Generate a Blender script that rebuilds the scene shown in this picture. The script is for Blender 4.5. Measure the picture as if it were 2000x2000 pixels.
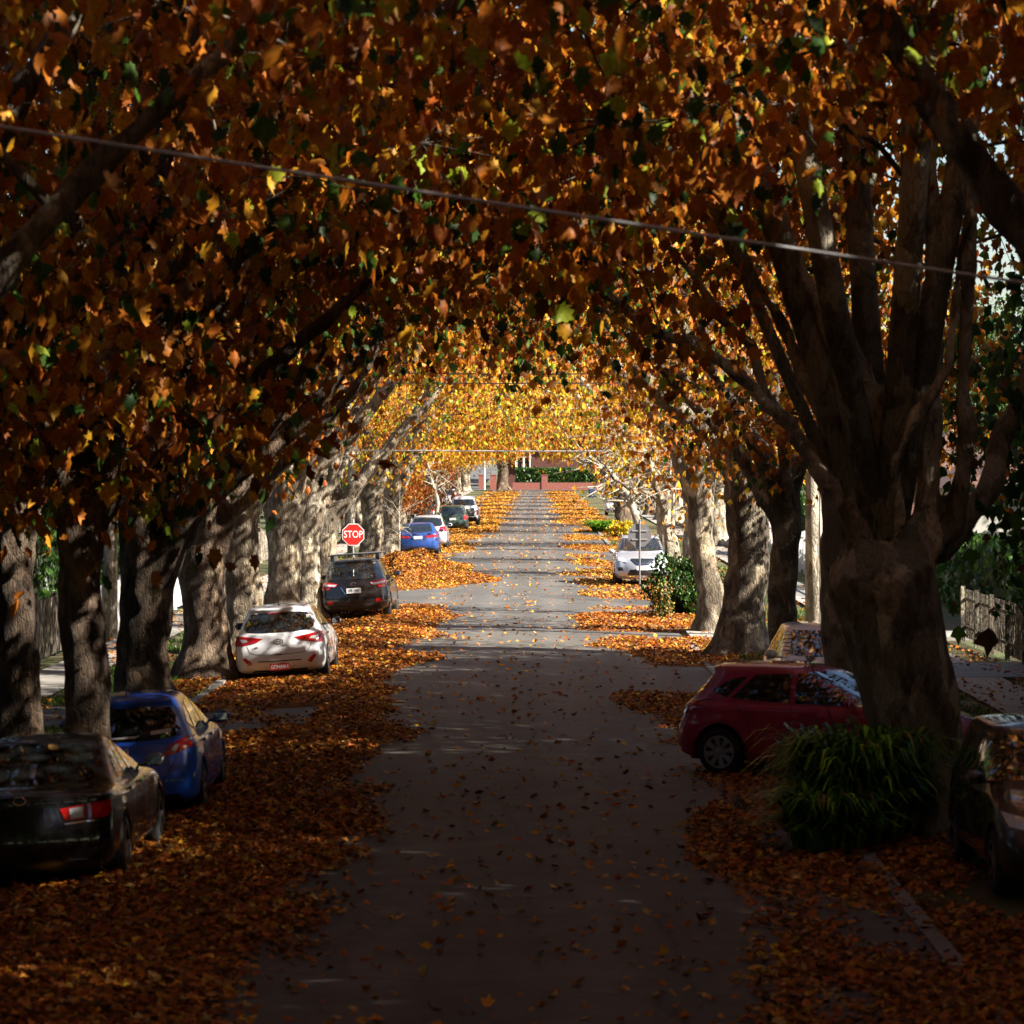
import bpy, bmesh, math, random
import numpy as np
from mathutils import Vector, Matrix, noise
from mathutils.bvhtree import BVHTree
R = math.radians
rng = np.random.default_rng(7)
random.seed(7)
for o in list(bpy.data.objects): bpy.data.objects.remove(o)
SC = bpy.context.scene
COL = SC.collection

# ------------------------------------------------------------------ camera
CAMH = 4.2
cam = bpy.data.cameras.new("camera"); camo = bpy.data.objects.new("camera", cam); COL.objects.link(camo)
camo.location = (0, 0, CAMH); camo.rotation_euler = (R(90), 0, 0)
cam.sensor_width = 36; cam.lens = 115.5
cam.shift_x = -0.0259; cam.shift_y = -0.0512
cam.clip_start = 0.5; cam.clip_end = 3000
cam.dof.use_dof = True; cam.dof.focus_distance = 92; cam.dof.aperture_fstop = 4.0
SC.camera = camo
# ------------------------------------------------------------------ world + sun
SUN_EL = 34.0; SUN_AZ = 112.0          # azimuth clockwise from the street's direction (+Y)
w = bpy.data.worlds.new("World"); SC.world = w; w.use_nodes = True
nt = w.node_tree; nt.nodes.clear()
sky = nt.nodes.new('ShaderNodeTexSky'); sky.sky_type = 'NISHITA'; sky.sun_disc = False
sky.sun_elevation = R(SUN_EL); sky.sun_rotation = R(SUN_AZ); sky.altitude = 50
bg = nt.nodes.new('ShaderNodeBackground'); bg.inputs[1].default_value = 0.05
wo = nt.nodes.new('ShaderNodeOutputWorld')
nt.links.new(sky.outputs[0], bg.inputs[0]); nt.links.new(bg.outputs[0], wo.inputs[0])
sl = bpy.data.lights.new("sun", 'SUN'); sl.energy = 5.0; sl.angle = R(0.53); sl.color = (1.0, 0.93, 0.82)
so = bpy.data.objects.new("sun", sl); COL.objects.link(so)
sd = Vector((math.sin(R(SUN_AZ))*math.cos(R(SUN_EL)), math.cos(R(SUN_AZ))*math.cos(R(SUN_EL)), math.sin(R(SUN_EL))))
so.rotation_euler = sd.to_track_quat('Z', 'Y').to_euler()
SC.view_settings.view_transform = 'Standard'; SC.view_settings.look = 'None'
SC.view_settings.exposure = 1.85; SC.view_settings.gamma = 1
SC.cycles.max_bounces = 6; SC.cycles.diffuse_bounces = 3; SC.cycles.transmission_bounces = 4
SC.cycles.transparent_max_bounces = 8; SC.cycles.glossy_bounces = 3
SC.cycles.sample_clamp_indirect = 4.0

# ------------------------------------------------------------------ helpers
def tag(o, label=None, cat=None, group=None, kind=None):
    if label: o['label'] = label
    if cat: o['category'] = cat
    if group: o['group'] = group
    if kind: o['kind'] = kind
    return o
def empty(name, loc, rz=0.0, label=None, cat=None, group=None):
    o = bpy.data.objects.new(name, None); COL.objects.link(o)
    o.location = loc; o.rotation_euler = (0, 0, rz); o.empty_display_size = 0.2
    return tag(o, label, cat, group)
def link(name, me, mat, parent=None, smooth=True):
    o = bpy.data.objects.new(name, me); COL.objects.link(o)
    if mat is not None:
        for m in (mat if isinstance(mat, (list, tuple)) else [mat]): me.materials.append(m)
    if smooth and len(me.polygons):
        me.polygons.foreach_set('use_smooth', [True]*len(me.polygons))
    if parent is not None: o.parent = parent
    return o
def bm_obj(name, bm, mat, parent=None, smooth=False, bevel=0):
    if bevel:
        bmesh.ops.bevel(bm, geom=list(bm.edges), offset=bevel, segments=2, affect='EDGES', clamp_overlap=True, profile=.5)
    me = bpy.data.meshes.new(name); bm.to_mesh(me); bm.free()
    return link(name, me, mat, parent, smooth)
def np_mesh(name, V, F, cols=None):
    """V (n,3) float; F (m,k) int, all the same k"""
    me = bpy.data.meshes.new(name)
    k = F.shape[1]
    me.vertices.add(len(V)); me.vertices.foreach_set('co', np.ascontiguousarray(V, dtype=np.float32).ravel())
    me.loops.add(F.size); me.loops.foreach_set('vertex_index', np.ascontiguousarray(F, dtype=np.int32).ravel())
    me.polygons.add(len(F))
    me.polygons.foreach_set('loop_start', np.arange(0, F.size, k, dtype=np.int32))
    me.polygons.foreach_set('loop_total', np.full(len(F), k, dtype=np.int32))
    if cols is not None:
        a = me.color_attributes.new('col', 'FLOAT_COLOR', 'POINT')
        c = np.ones((len(V), 4), dtype=np.float32); c[:, :3] = cols
        a.data.foreach_set('color', c.ravel())
    me.update(calc_edges=True)
    return me
def box(bm, x0, x1, y0, y1, z0, z1):
    vs = [bm.verts.new(p) for p in ((x0,y0,z0),(x1,y0,z0),(x1,y1,z0),(x0,y1,z0),(x0,y0,z1),(x1,y0,z1),(x1,y1,z1),(x0,y1,z1))]
    for f in ((0,3,2,1),(4,5,6,7),(0,1,5,4),(1,2,6,5),(2,3,7,6),(3,0,4,7)): bm.faces.new([vs[i] for i in f])
    return vs
def tube(bm, pts, rad, n=8, cap=True):
    """swept tube through pts with radius list"""
    pts = [Vector(p) for p in pts]
    if not hasattr(rad, '__len__'): rad = [rad]*len(pts)
    rings = []; up = Vector((0.123, 0.456, 0.88)).normalized()
    for i, p in enumerate(pts):
        t = (pts[min(i+1, len(pts)-1)] - pts[max(i-1, 0)])
        if t.length < 1e-6: t = Vector((0,0,1))
        t.normalize()
        a = t.cross(up)
        if a.length < .05: a = t.cross(Vector((1,0,0)))
        a.normalize(); b = t.cross(a).normalized(); up = -t.cross(a).cross(t) if False else up
        rings.append([bm.verts.new(p + (a*math.cos(2*math.pi*j/n) + b*math.sin(2*math.pi*j/n))*rad[i]) for j in range(n)])
    for i in range(len(rings)-1):
        for j in range(n):
            bm.faces.new((rings[i][j], rings[i][(j+1)%n], rings[i+1][(j+1)%n], rings[i+1][j]))
    if cap:
        bm.faces.new(rings[0][::-1]); bm.faces.new(rings[-1])
def lathe(bm, prof, axis='x', n=32, c=(0,0,0), cap=True):
    """prof: (axial, radius) list"""
    rings = []
    for a, r in prof:
        ring = []
        for j in range(n):
            t = 2*math.pi*j/n
            q = (a, r*math.cos(t), r*math.sin(t)) if axis == 'x' else ((r*math.cos(t), r*math.sin(t), a) if axis == 'z' else (r*math.cos(t), a, r*math.sin(t)))
            ring.append(bm.verts.new((q[0]+c[0], q[1]+c[1], q[2]+c[2])))
        rings.append(ring)
    for i in range(len(rings)-1):
        for j in range(n):
            bm.faces.new((rings[i][j], rings[i][(j+1)%n], rings[i+1][(j+1)%n], rings[i+1][j]))
    if cap: bm.faces.new(rings[0][::-1]); bm.faces.new(rings[-1])
def remesh(name, bm, voxel, mat, parent, disp=0.0, dscale=0.5, smooth_it=4, seed=0):
    bmesh.ops.recalc_face_normals(bm, faces=bm.faces)
    me = bpy.data.meshes.new(name+'_tmp'); bm.to_mesh(me); bm.free()
    o = bpy.data.objects.new(name+'_tmp', me); COL.objects.link(o)
    m = o.modifiers.new('r', 'REMESH'); m.mode = 'VOXEL'; m.voxel_size = voxel
    m = o.modifiers.new('s', 'SMOOTH'); m.iterations = smooth_it; m.factor = .5
    dg = bpy.context.evaluated_depsgraph_get(); dg.update()
    me2 = bpy.data.meshes.new_from_object(o.evaluated_get(dg))
    bpy.data.objects.remove(o); bpy.data.meshes.remove(me)
    if disp:
        n = len(me2.vertices); co = np.empty(n*3, np.float32); me2.vertices.foreach_get('co', co); co = co.reshape(-1,3)
        no = np.empty(n*3, np.float32); me2.vertices.foreach_get('normal', no); no = no.reshape(-1,3)
        off = Vector((seed*13.7, seed*7.1, 0))
        d = np.array([disp*(noise.noise(Vector(c)*(1/dscale)+off) + .5*noise.noise(Vector((c[0]*2.6, c[1]*2.6, c[2]*1.5))*(1/dscale)+off)) for c in co.tolist()], np.float32)
        co += no*d[:,None]
        me2.vertices.foreach_set('co', co.ravel()); me2.update()
    me2.name = name
    return link(name, me2, mat, parent)

# ------------------------------------------------------------------ materials
class NT:
    def __init__(s, name):
        s.m = bpy.data.materials.new(name); s.m.use_nodes = True; s.t = s.m.node_tree
        s.b = s.t.nodes['Principled BSDF']; s.out = s.t.nodes['Material Output']
    def n(s, typ, **kw):
        nd = s.t.nodes.new(typ)
        for k, v in kw.items():
            if k.startswith('i_'):
                key = k[2:]; key = int(key) if key.isdigit() else key
                nd.inputs[key].default_value = v
            else: setattr(nd, k, v)
        return nd
    def l(s, a, b): s.t.links.new(a, b)
    def ramp(s, src, stops, interp='LINEAR'):
        r = s.t.nodes.new('ShaderNodeValToRGB'); r.color_ramp.interpolation = interp
        e = r.color_ramp.elements
        while len(e) < len(stops): e.new(.5)
        for i, (p, c) in enumerate(stops):
            e[i].position = p; e[i].color = (*c, 1) if len(c) == 3 else c
        s.l(src, r.inputs[0]); return r.outputs[0]
    def noise(s, scale, detail=5, rough=.6, vec=None, dist=0):
        nd = s.n('ShaderNodeTexNoise'); nd.inputs['Scale'].default_value = scale
        nd.inputs['Detail'].default_value = detail; nd.inputs['Roughness'].default_value = rough
        nd.inputs['Distortion'].default_value = dist
        if vec is not None: s.l(vec, nd.inputs['Vector'])
        return nd
    def coord(s, kind='Object', scale=(1,1,1)):
        tc = s.n('ShaderNodeTexCoord')
        mp = s.n('ShaderNodeMapping'); mp.inputs['Scale'].default_value = scale
        s.l(tc.outputs[kind], mp.inputs['Vector']); return mp.outputs[0]
    def bump(s, src, strength=.5, dist=.02):
        b = s.n('ShaderNodeBump'); b.inputs['Strength'].default_value = strength; b.inputs['Distance'].default_value = dist
        s.l(src, b.inputs['Height']); s.l(b.outputs[0], s.b.inputs['Normal']); return b
    def mix(s, fac, a, b, blend='MIX'):
        m = s.n('ShaderNodeMix', data_type='RGBA', blend_type=blend)
        for src, idx in ((fac, 0), (a, 6), (b, 7)):
            if hasattr(src, 'is_output') or hasattr(src, 'links'): s.l(src, m.inputs[idx])
            else: m.inputs[idx].default_value = src if not isinstance(src, tuple) else (*src, 1)[:4]
        return m.outputs[2]
def simple(name, col, rough=.6, metal=0, coat=0, spec=.5, var=.12, vscale=6, bump=0):
    s = NT(name); s.b.inputs['Roughness'].default_value = rough; s.b.inputs['Metallic'].default_value = metal
    s.b.inputs['Coat Weight'].default_value = coat; s.b.inputs['Coat Roughness'].default_value = .03
    s.b.inputs['Specular IOR Level'].default_value = spec
    nz = s.noise(vscale, 6, .65, s.coord())
    a = tuple(c*(1-var) for c in col); b = tuple(min(1, c*(1+var)) for c in col)
    s.l(s.ramp(nz.outputs['Fac'], [(.3, a), (.7, b)]), s.b.inputs['Base Color'])
    if bump: s.bump(nz.outputs['Fac'], bump, .01)
    return s.m
def paint(name, col, metal=0.0, rough=.35, dirt=.25):
    s = NT(name); v = s.coord()
    nz = s.noise(3.5, 6, .7, v); nz2 = s.noise(60, 2, .5, v)
    d = s.ramp(nz.outputs['Fac'], [(.42, (0,0,0)), (.75, (dirt,)*3)])
    c = s.mix(d, col, (.16,.12,.08)); s.l(c, s.b.inputs['Base Color'])
    s.b.inputs['Metallic'].default_value = metal
    s.l(s.ramp(nz.outputs['Fac'], [(.3, (rough,)*3), (.8, (min(1, rough+.25),)*3)]), s.b.inputs['Roughness'])
    s.b.inputs['Coat Weight'].default_value = 1; s.b.inputs['Coat Roughness'].default_value = .04
    return s.m
def lens(name, col):
    s = NT(name); s.b.inputs['Base Color'].default_value = (*col, 1); s.b.inputs['Roughness'].default_value = .12
    wv = s.n('ShaderNodeTexWave'); wv.inputs['Scale'].default_value = 22; s.l(s.coord(), wv.inputs['Vector'])
    s.l(s.ramp(wv.outputs['Fac'], [(0, tuple(c*.55 for c in col)), (1, tuple(min(1,c*1.3) for c in col))]), s.b.inputs['Base Color'])
    s.b.inputs['Coat Weight'].default_value = 1; return s.m
M = {}
M['glass'] = simple('window_glass', (.012,.014,.014), rough=.03, spec=.9, var=.3, coat=1)
M['black'] = simple('black_plastic', (.015,.015,.016), rough=.5)
M['under'] = simple('underbody', (.008,.008,.008), rough=.9)
M['rubber'] = simple('tyre_rubber', (.018,.017,.016), rough=.85, var=.3)
M['alloy'] = simple('alloy', (.45,.46,.48), rough=.28, metal=.85)
M['chrome'] = simple('chrome', (.75,.76,.78), rough=.12, metal=1)
M['red_lens'] = lens('red_lens', (.45,.008,.01))
M['clear_lens'] = lens('clear_lens', (.6,.62,.65))
M['amber_lens'] = lens('amber_lens', (.7,.25,.02))
M['plate_white'] = simple('plate_white', (.7,.7,.68), rough=.4, var=.05)
M['plate_red'] = simple('plate_red', (.32,.02,.02), rough=.4, var=.1)
M['ink_white'] = simple('ink_white', (.8,.78,.75), rough=.5, var=.05)
M['ink_dark'] = simple('ink_dark', (.03,.04,.1), rough=.5)
M['yellow'] = simple('yellow_sign', (.7,.55,.03), rough=.5)
M['seam'] = simple('seam', (.01,.01,.01), rough=.9)

def bark_mat(name, dark=(.045,.032,.022), mid=(.16,.12,.08), pale=(.42,.36,.27), pale_start=.6, rough_scale=1.0):
    s = NT(name); v = s.coord('Object', (1,1,.32)); v2 = s.coord('Object', (1,1,.7))
    n1 = s.noise(9*rough_scale, 8, .72, v, .6); n2 = s.noise(2.4, 5, .6, v2, .4); n3 = s.noise(34, 4, .7, v)
    sp = s.ramp(n2.outputs['Fac'], [(pale_start-.07, (0,0,0)), (pale_start+.02, (1,1,1))])
    base = s.ramp(n1.outputs['Fac'], [(.32, dark), (.52, mid), (.72, tuple(c*1.5 for c in mid))])
    pc = s.ramp(n3.outputs['Fac'], [(.3, tuple(c*.6 for c in pale)), (.6, pale), (.8, tuple(c*1.15 for c in pale))])
    c = s.mix(sp, base, pc)
    vp = s.n('ShaderNodeTexVoronoi'); vp.inputs['Scale'].default_value = 5.5*rough_scale; vp.inputs['Randomness'].default_value = 1
    nd = s.noise(6, 4, .7, v); vm = s.n('ShaderNodeMix', data_type='VECTOR'); vm.inputs[0].default_value = .18; s.l(v, vm.inputs[4]); s.l(nd.outputs['Color'], vm.inputs[5]); s.l(vm.outputs[1], vp.inputs['Vector'])
    sx = s.n('ShaderNodeSeparateColor'); s.l(vp.outputs['Color'], sx.inputs[0])
    fl = s.ramp(sx.outputs[0], [(0, (.5,.47,.43)), (.35, (.85,.84,.8)), (.6, (1.0,.98,.95)), (.85, (1.5,1.45,1.3))], 'CONSTANT')
    c = s.mix(.85, c, fl, 'MULTIPLY')
    s.l(c, s.b.inputs['Base Color']); s.b.inputs['Roughness'].default_value = .9
    vo = s.n('ShaderNodeTexVoronoi', feature='DISTANCE_TO_EDGE'); vo.inputs['Scale'].default_value = 13*rough_scale; s.l(s.coord('Object', (1,1,.3)), vo.inputs['Vector'])
    ad = s.n('ShaderNodeMath', operation='ADD'); s.l(n1.outputs['Fac'], ad.inputs[0])
    mm = s.n('ShaderNodeMath', operation='MINIMUM', i_1=.12); s.l(vo.outputs['Distance'], mm.inputs[0])
    mu = s.n('ShaderNodeMath', operation='MULTIPLY', i_1=3.0); s.l(mm.outputs[0], mu.inputs[0]); s.l(mu.outputs[0], ad.inputs[1])
    a2 = s.n('ShaderNodeMath', operation='ADD'); s.l(ad.outputs[0], a2.inputs[0]); s.l(n3.outputs['Fac'], a2.inputs[1])
    s.bump(a2.outputs[0], 1.0, .06); return s.m
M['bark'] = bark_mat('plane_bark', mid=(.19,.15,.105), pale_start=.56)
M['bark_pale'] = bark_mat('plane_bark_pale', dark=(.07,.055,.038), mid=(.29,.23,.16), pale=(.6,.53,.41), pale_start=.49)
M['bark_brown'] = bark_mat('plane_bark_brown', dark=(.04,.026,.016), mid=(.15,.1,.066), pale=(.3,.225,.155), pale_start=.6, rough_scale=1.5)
M['twig'] = bark_mat('twig_bark', dark=(.03,.022,.016), mid=(.1,.08,.06), pale=(.3,.27,.2), pale_start=.6)
M['pale_twig'] = bark_mat('pale_bark', dark=(.2,.16,.12), mid=(.4,.34,.26), pale=(.6,.55,.45), pale_start=.5)

def leaf_mat(name, trans=.45, rough=.5):
    s = NT(name); at = s.n('ShaderNodeAttribute', attribute_name='col')
    nz = s.noise(28, 3, .6, s.coord())
    f = s.ramp(nz.outputs['Fac'], [(.35, (.7,.7,.7)), (.65, (1.15,1.15,1.15))])
    c = s.mix(1.0, at.outputs['Color'], f, 'MULTIPLY')
    s.l(c, s.b.inputs['Base Color']); s.b.inputs['Roughness'].default_value = rough
    s.b.inputs['Specular IOR Level'].default_value = .3
    tr = s.n('ShaderNodeBsdfTranslucent'); s.l(c, tr.inputs['Color'])
    mx = s.n('ShaderNodeMixShader'); mx.inputs[0].default_value = trans
    s.l(s.b.outputs[0], mx.inputs[1]); s.l(tr.outputs[0], mx.inputs[2]); s.l(mx.outputs[0], s.out.inputs['Surface'])
    return s.m
M['leaf'] = leaf_mat('autumn_leaf')
M['fallen'] = leaf_mat('fallen_leaf', .12, .6)
M['blade'] = leaf_mat('green_blade', .3, .3)

def asphalt_mat():
    s = NT('asphalt'); v = s.coord()
    n1 = s.noise(.35, 5, .6, v); n2 = s.noise(90, 4, .8, v); n3 = s.noise(2.2, 6, .7, v)
    base = s.ramp(n1.outputs['Fac'], [(.3, (.115,.108,.099)), (.7, (.17,.159,.145))])
    sp = s.ramp(n2.outputs['Fac'], [(.3, (.55,.55,.55)), (.62, (1.1,1.1,1.1)), (.75, (1.9,1.85,1.8))])
    c = s.mix(1.0, base, sp, 'MULTIPLY')
    st = s.ramp(n3.outputs['Fac'], [(.35, (.72,.7,.68)), (.6, (1,1,1))])
    c = s.mix(1.0, c, st, 'MULTIPLY')
    vo = s.n('ShaderNodeTexVoronoi', feature='DISTANCE_TO_EDGE'); vo.inputs['Scale'].default_value = .35
    nd = s.noise(1.5, 6, .7, v); ad = s.n('ShaderNodeMix', data_type='VECTOR'); ad.inputs[0].default_value = .25
    s.l(v, ad.inputs[4]); s.l(nd.outputs['Color'], ad.inputs[5]); s.l(ad.outputs[1], vo.inputs['Vector'])
    cr = s.ramp(vo.outputs['Distance'], [(.0, (.5,.49,.47)), (.006, (1,1,1))])
    c = s.mix(1.0, c, cr, 'MULTIPLY')
    vq = s.n('ShaderNodeTexVoronoi', feature='F1', distance='CHEBYCHEV'); vq.inputs['Scale'].default_value = .16; s.l(s.coord('Object', (1.3,1,1)), vq.inputs['Vector'])
    sq = s.n('ShaderNodeSeparateColor'); s.l(vq.outputs['Color'], sq.inputs[0])
    c = s.mix(1.0, c, s.ramp(sq.outputs[0], [(0, (1,1,1)), (.8, (.72,.72,.73)), (.88, (1.12,1.1,1.08))], 'CONSTANT'), 'MULTIPLY')
    sp2 = s.n('ShaderNodeSeparateXYZ'); s.l(v, sp2.inputs[0]); sn = s.n('ShaderNodeMath', operation='SINE'); mu = s.n('ShaderNodeMath', operation='MULTIPLY', i_1=3.6); s.l(sp2.outputs[0], mu.inputs[0]); s.l(mu.outputs[0], sn.inputs[0])
    c = s.mix(1.0, c, s.ramp(sn.outputs[0], [(0, (.86,.86,.86)), (1, (1.06,1.05,1.04))]), 'MULTIPLY')
    s.l(c, s.b.inputs['Base Color']); s.b.inputs['Roughness'].default_value = .75
    s.bump(n2.outputs['Fac'], .5, .008); return s.m
M['asphalt'] = asphalt_mat()
def ground_mat(name, stops, scale=1.2, fine=18, bump=.6):
    s = NT(name); v = s.coord()
    n1 = s.noise(scale, 8, .7, v); n2 = s.noise(fine, 6, .75, v)
    c = s.ramp(n1.outputs['Fac'], stops)
    f = s.ramp(n2.outputs['Fac'], [(.3, (.45,.45,.45)), (.7, (1.35,1.35,1.35))])
    s.l(s.mix(1.0, c, f, 'MULTIPLY'), s.b.inputs['Base Color']); s.b.inputs['Roughness'].default_value = .95
    s.bump(n2.outputs['Fac'], bump, .05); return s.m
M['verge'] = ground_mat('verge_ground', [(.3, (.05,.085,.018)), (.45, (.07,.1,.025)), (.55, (.12,.085,.04)), (.68, (.2,.09,.03))])
M['litterbed'] = ground_mat('litter_bed', [(.3, (.13,.045,.012)), (.5, (.24,.085,.02)), (.7, (.34,.14,.03))], 2.5, 24, 1.0)
M['concrete'] = ground_mat('concrete', [(.3, (.26,.24,.21)), (.7, (.38,.36,.32))], .8, 40, .25)
M['kerb'] = ground_mat('kerb_stone', [(.3, (.2,.19,.17)), (.7, (.3,.28,.26))], 1.5, 40, .3)
M['white_paint'] = simple('white_paint', (.72,.7,.66), rough=.5, var=.1, vscale=3)
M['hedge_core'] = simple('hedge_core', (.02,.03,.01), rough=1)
def brick_mat():
    s = NT('red_brick'); tc = s.n('ShaderNodeTexCoord')
    b = s.n('ShaderNodeTexBrick'); b.inputs['Scale'].default_value = 4
    b.inputs['Color1'].default_value = (.3,.06,.04,1); b.inputs['Color2'].default_value = (.2,.04,.03,1); b.inputs['Mortar'].default_value = (.25,.2,.17,1)
    mp = s.n('ShaderNodeMapping'); mp.inputs['Rotation'].default_value = (R(90),0,0); s.l(tc.outputs['Object'], mp.inputs[0]); s.l(mp.outputs[0], b.inputs['Vector'])
    s.l(b.outputs['Color'], s.b.inputs['Base Color']); s.b.inputs['Roughness'].default_value = .9; s.bump(b.outputs['Fac'], -.4, .01); return s.m
M['brick'] = brick_mat()
M['dark_brick'] = simple('dark_brick', (.09,.03,.025), rough=.9, var=.35, vscale=9, bump=.4)
M['weatherboard'] = simple('weatherboard', (.5,.48,.42), rough=.6, var=.1)
M['roof_tile'] = simple('roof_tile', (.12,.06,.045), rough=.85, var=.3, vscale=20, bump=.5)
M['timber'] = bark_mat('weathered_timber', dark=(.2,.16,.12), mid=(.42,.36,.29), pale=(.55,.49,.41), pale_start=.55)
M['galv'] = simple('galvanised_steel', (.5,.5,.5), rough=.4, metal=.6, var=.15)
M['grey_metal'] = simple('grey_metal', (.17,.165,.17), rough=.55, metal=.2)
M['sign_red'] = simple('sign_red', (.55,.02,.015), rough=.35, var=.06)
M['sign_white'] = simple('sign_white', (.8,.8,.78), rough=.35, var=.04)
# ------------------------------------------------------------------ ground
def gz(x):
    """height of the ground across the street (cross fall into the left gutter)"""
    if x <= -6.05: return 0.0
    if x <= -5.95: return -.13
    if x <= -3.9: return -.13 + .13*(x+5.95)/2.05
    if x <= 3.0: return .05*(1-((x+.5)/3.5)**2) if abs(x+.5) < 3.5 else 0
    return 0.0
ROAD_END = 452.0
def strip(name, xs, ys, zf, mat, parent=None):
    V = np.array([(x, y, zf(x, y)) for y in ys for x in xs]); n = len(xs)
    F = np.array([(j*n+i, j*n+i+1, (j+1)*n+i+1, (j+1)*n+i) for j in range(len(ys)-1) for i in range(n-1)])
    return link(name, np_mesh(name, V, F), mat, parent)
ys = list(np.arange(-60, 480, 3.0))
def gnd(x, y):
    if -6.06 < x < 3.46 and y < ROAD_END: return gz(x) - .03
    b = .05*noise.noise(Vector((x*.5, y*.25, 0))) if (x < -6.3 or x > 4.0) and abs(x) < 60 else 0
    return gz(x) - .01 + b
tag(strip('ground', [-420,-120,-60,-30,-20,-15,-12,-10.4,-9.6,-8.8,-8,-7.2,-6.6,-6.2,-6.05,-5.95,-5,-4,-2,0,2,3.4,3.5,4,5,6,7,8,9,10,12,15,20,30,60,120,420], ys+[560,700,900], gnd, M['verge']), kind='structure')
rxs = [-5.93,-5.5,-5,-4.5,-3.9,-3.3,-2.6,-1.8,-1,-.2,.6,1.4,2.2,2.8,3.4]
tag(strip('road', rxs, ys[:-10]+[ROAD_END], lambda x, y: gz(x), M['asphalt']), kind='structure')
tag(strip('side_street', [-60,-20,-12,-9,-6.1,-5.9], [94.5, 98, 102, 106, 109.5], lambda x, y: (.012 if x < -6 else -.11), M['asphalt']), kind='structure')
tag(strip('cross_road', [-160,-60,-20,0,20,60,160], [ROAD_END-9, ROAD_END-5, ROAD_END-1], lambda x, y: .06, M['asphalt']), kind='structure')
# asphalt street going on beyond the T junction, rising
tag(strip('far_street', [-13.6,-10.6,-7.9], [ROAD_END-.8, 470, 500, 560, 640], lambda x, y: .065+max(0, y-455)*.013, M['asphalt']), kind='structure')
def kerb_bm(x0, x1, segs, zt):
    bm = bmesh.new()
    for (a, b) in segs:
        y = a
        while y < b:
            box(bm, x0, x1, y, min(b, y+2.4)-.02, -.2, zt + random.uniform(-.006,.006)); y += 2.4
    return bm
tag(bm_obj('kerb', kerb_bm(-6.1, -5.94, [(10,50.5),(55.5,94),(110,ROAD_END-10)], .015), M['kerb']), kind='structure')
tag(bm_obj('kerb', kerb_bm(3.38, 3.54, [(10,41),(47,76),(80,ROAD_END-10)], .05), M['kerb']), kind='structure')
tag(strip('footpath', [-9.8,-8.6], ys[20:-12], lambda x, y: .05, M['concrete']), kind='structure')
tag(strip('footpath', [7.6,8.8], ys[20:-12], lambda x, y: .06, M['concrete']), kind='structure')
def slab(name, x0, x1, y0, y1, z, mat):
    bm = bmesh.new(); box(bm, x0, x1, y0, y1, -.05, z); return tag(bm_obj(name, bm, mat), kind='structure')
slab('driveway', -10.4, -6.0, 51, 55, .058, M['asphalt'])
slab('driveway', 3.56, 12, 42, 46.5, .066, M['concrete'])
slab('driveway', 3.56, 12, 76.6, 79.6, .066, M['concrete'])
slab('driveway', 3.56, 12, 62.5, 66.8, .066, M['asphalt'])

# ------------------------------------------------------------------ leaves
_h = [(.1,-.36),(.3,-.42),(.31,-.2),(.5,-.04),(.36,.09),(.38,.24),(.2,.25),(.13,.38)]; OUT0 = np.array([(0,-.5)] + _h + [(0,.6)] + [(-a,b) for a,b in _h[::-1]])
OUT1 = np.array([(0,-.5),(.3,-.3),(.5,.05),(.18,.16),(0,.55),(-.18,.16),(-.5,.05),(-.3,-.3)])
OUT2 = np.array([(0,-.5),(.42,-.05),(0,.55),(-.42,-.05)])
def templ(out, fan=True):
    x, y = out[:,0], out[:,1]
    z = -.35*np.abs(x)**1.3 - .25*(y)**2
    P = np.stack([x, y, z], 1); n = len(out)
    if fan:
        P = np.vstack([P, [[0,-.05,.03]]]); F = np.array([(i, (i+1)%n, n) for i in range(n)])
    else: F = np.array([(0,1,2),(0,2,3)])
    return P, F
T0, T1, T2 = templ(OUT0), templ(OUT1), templ(OUT2, False)
PAL = dict(orange=(.52,.165,.015), deep=(.38,.1,.012), rust=(.23,.07,.015), brown=(.13,.055,.018), gold=(.68,.32,.02), yellow=(.75,.5,.03), lime=(.38,.45,.03), green=(.07,.15,.02), dgreen=(.03,.07,.015), tan=(.55,.33,.1))
def palette(weights, n):
    ks = list(weights); p = np.array([weights[k] for k in ks], float); p /= p.sum()
    idx = rng.choice(len(ks), n, p=p); C = np.array([PAL[k] for k in ks])[idx]
    return np.clip(C*rng.uniform(.7, 1.25, (n,1))*rng.uniform(.9, 1.1, (n,3)), 0, .9)
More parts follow.
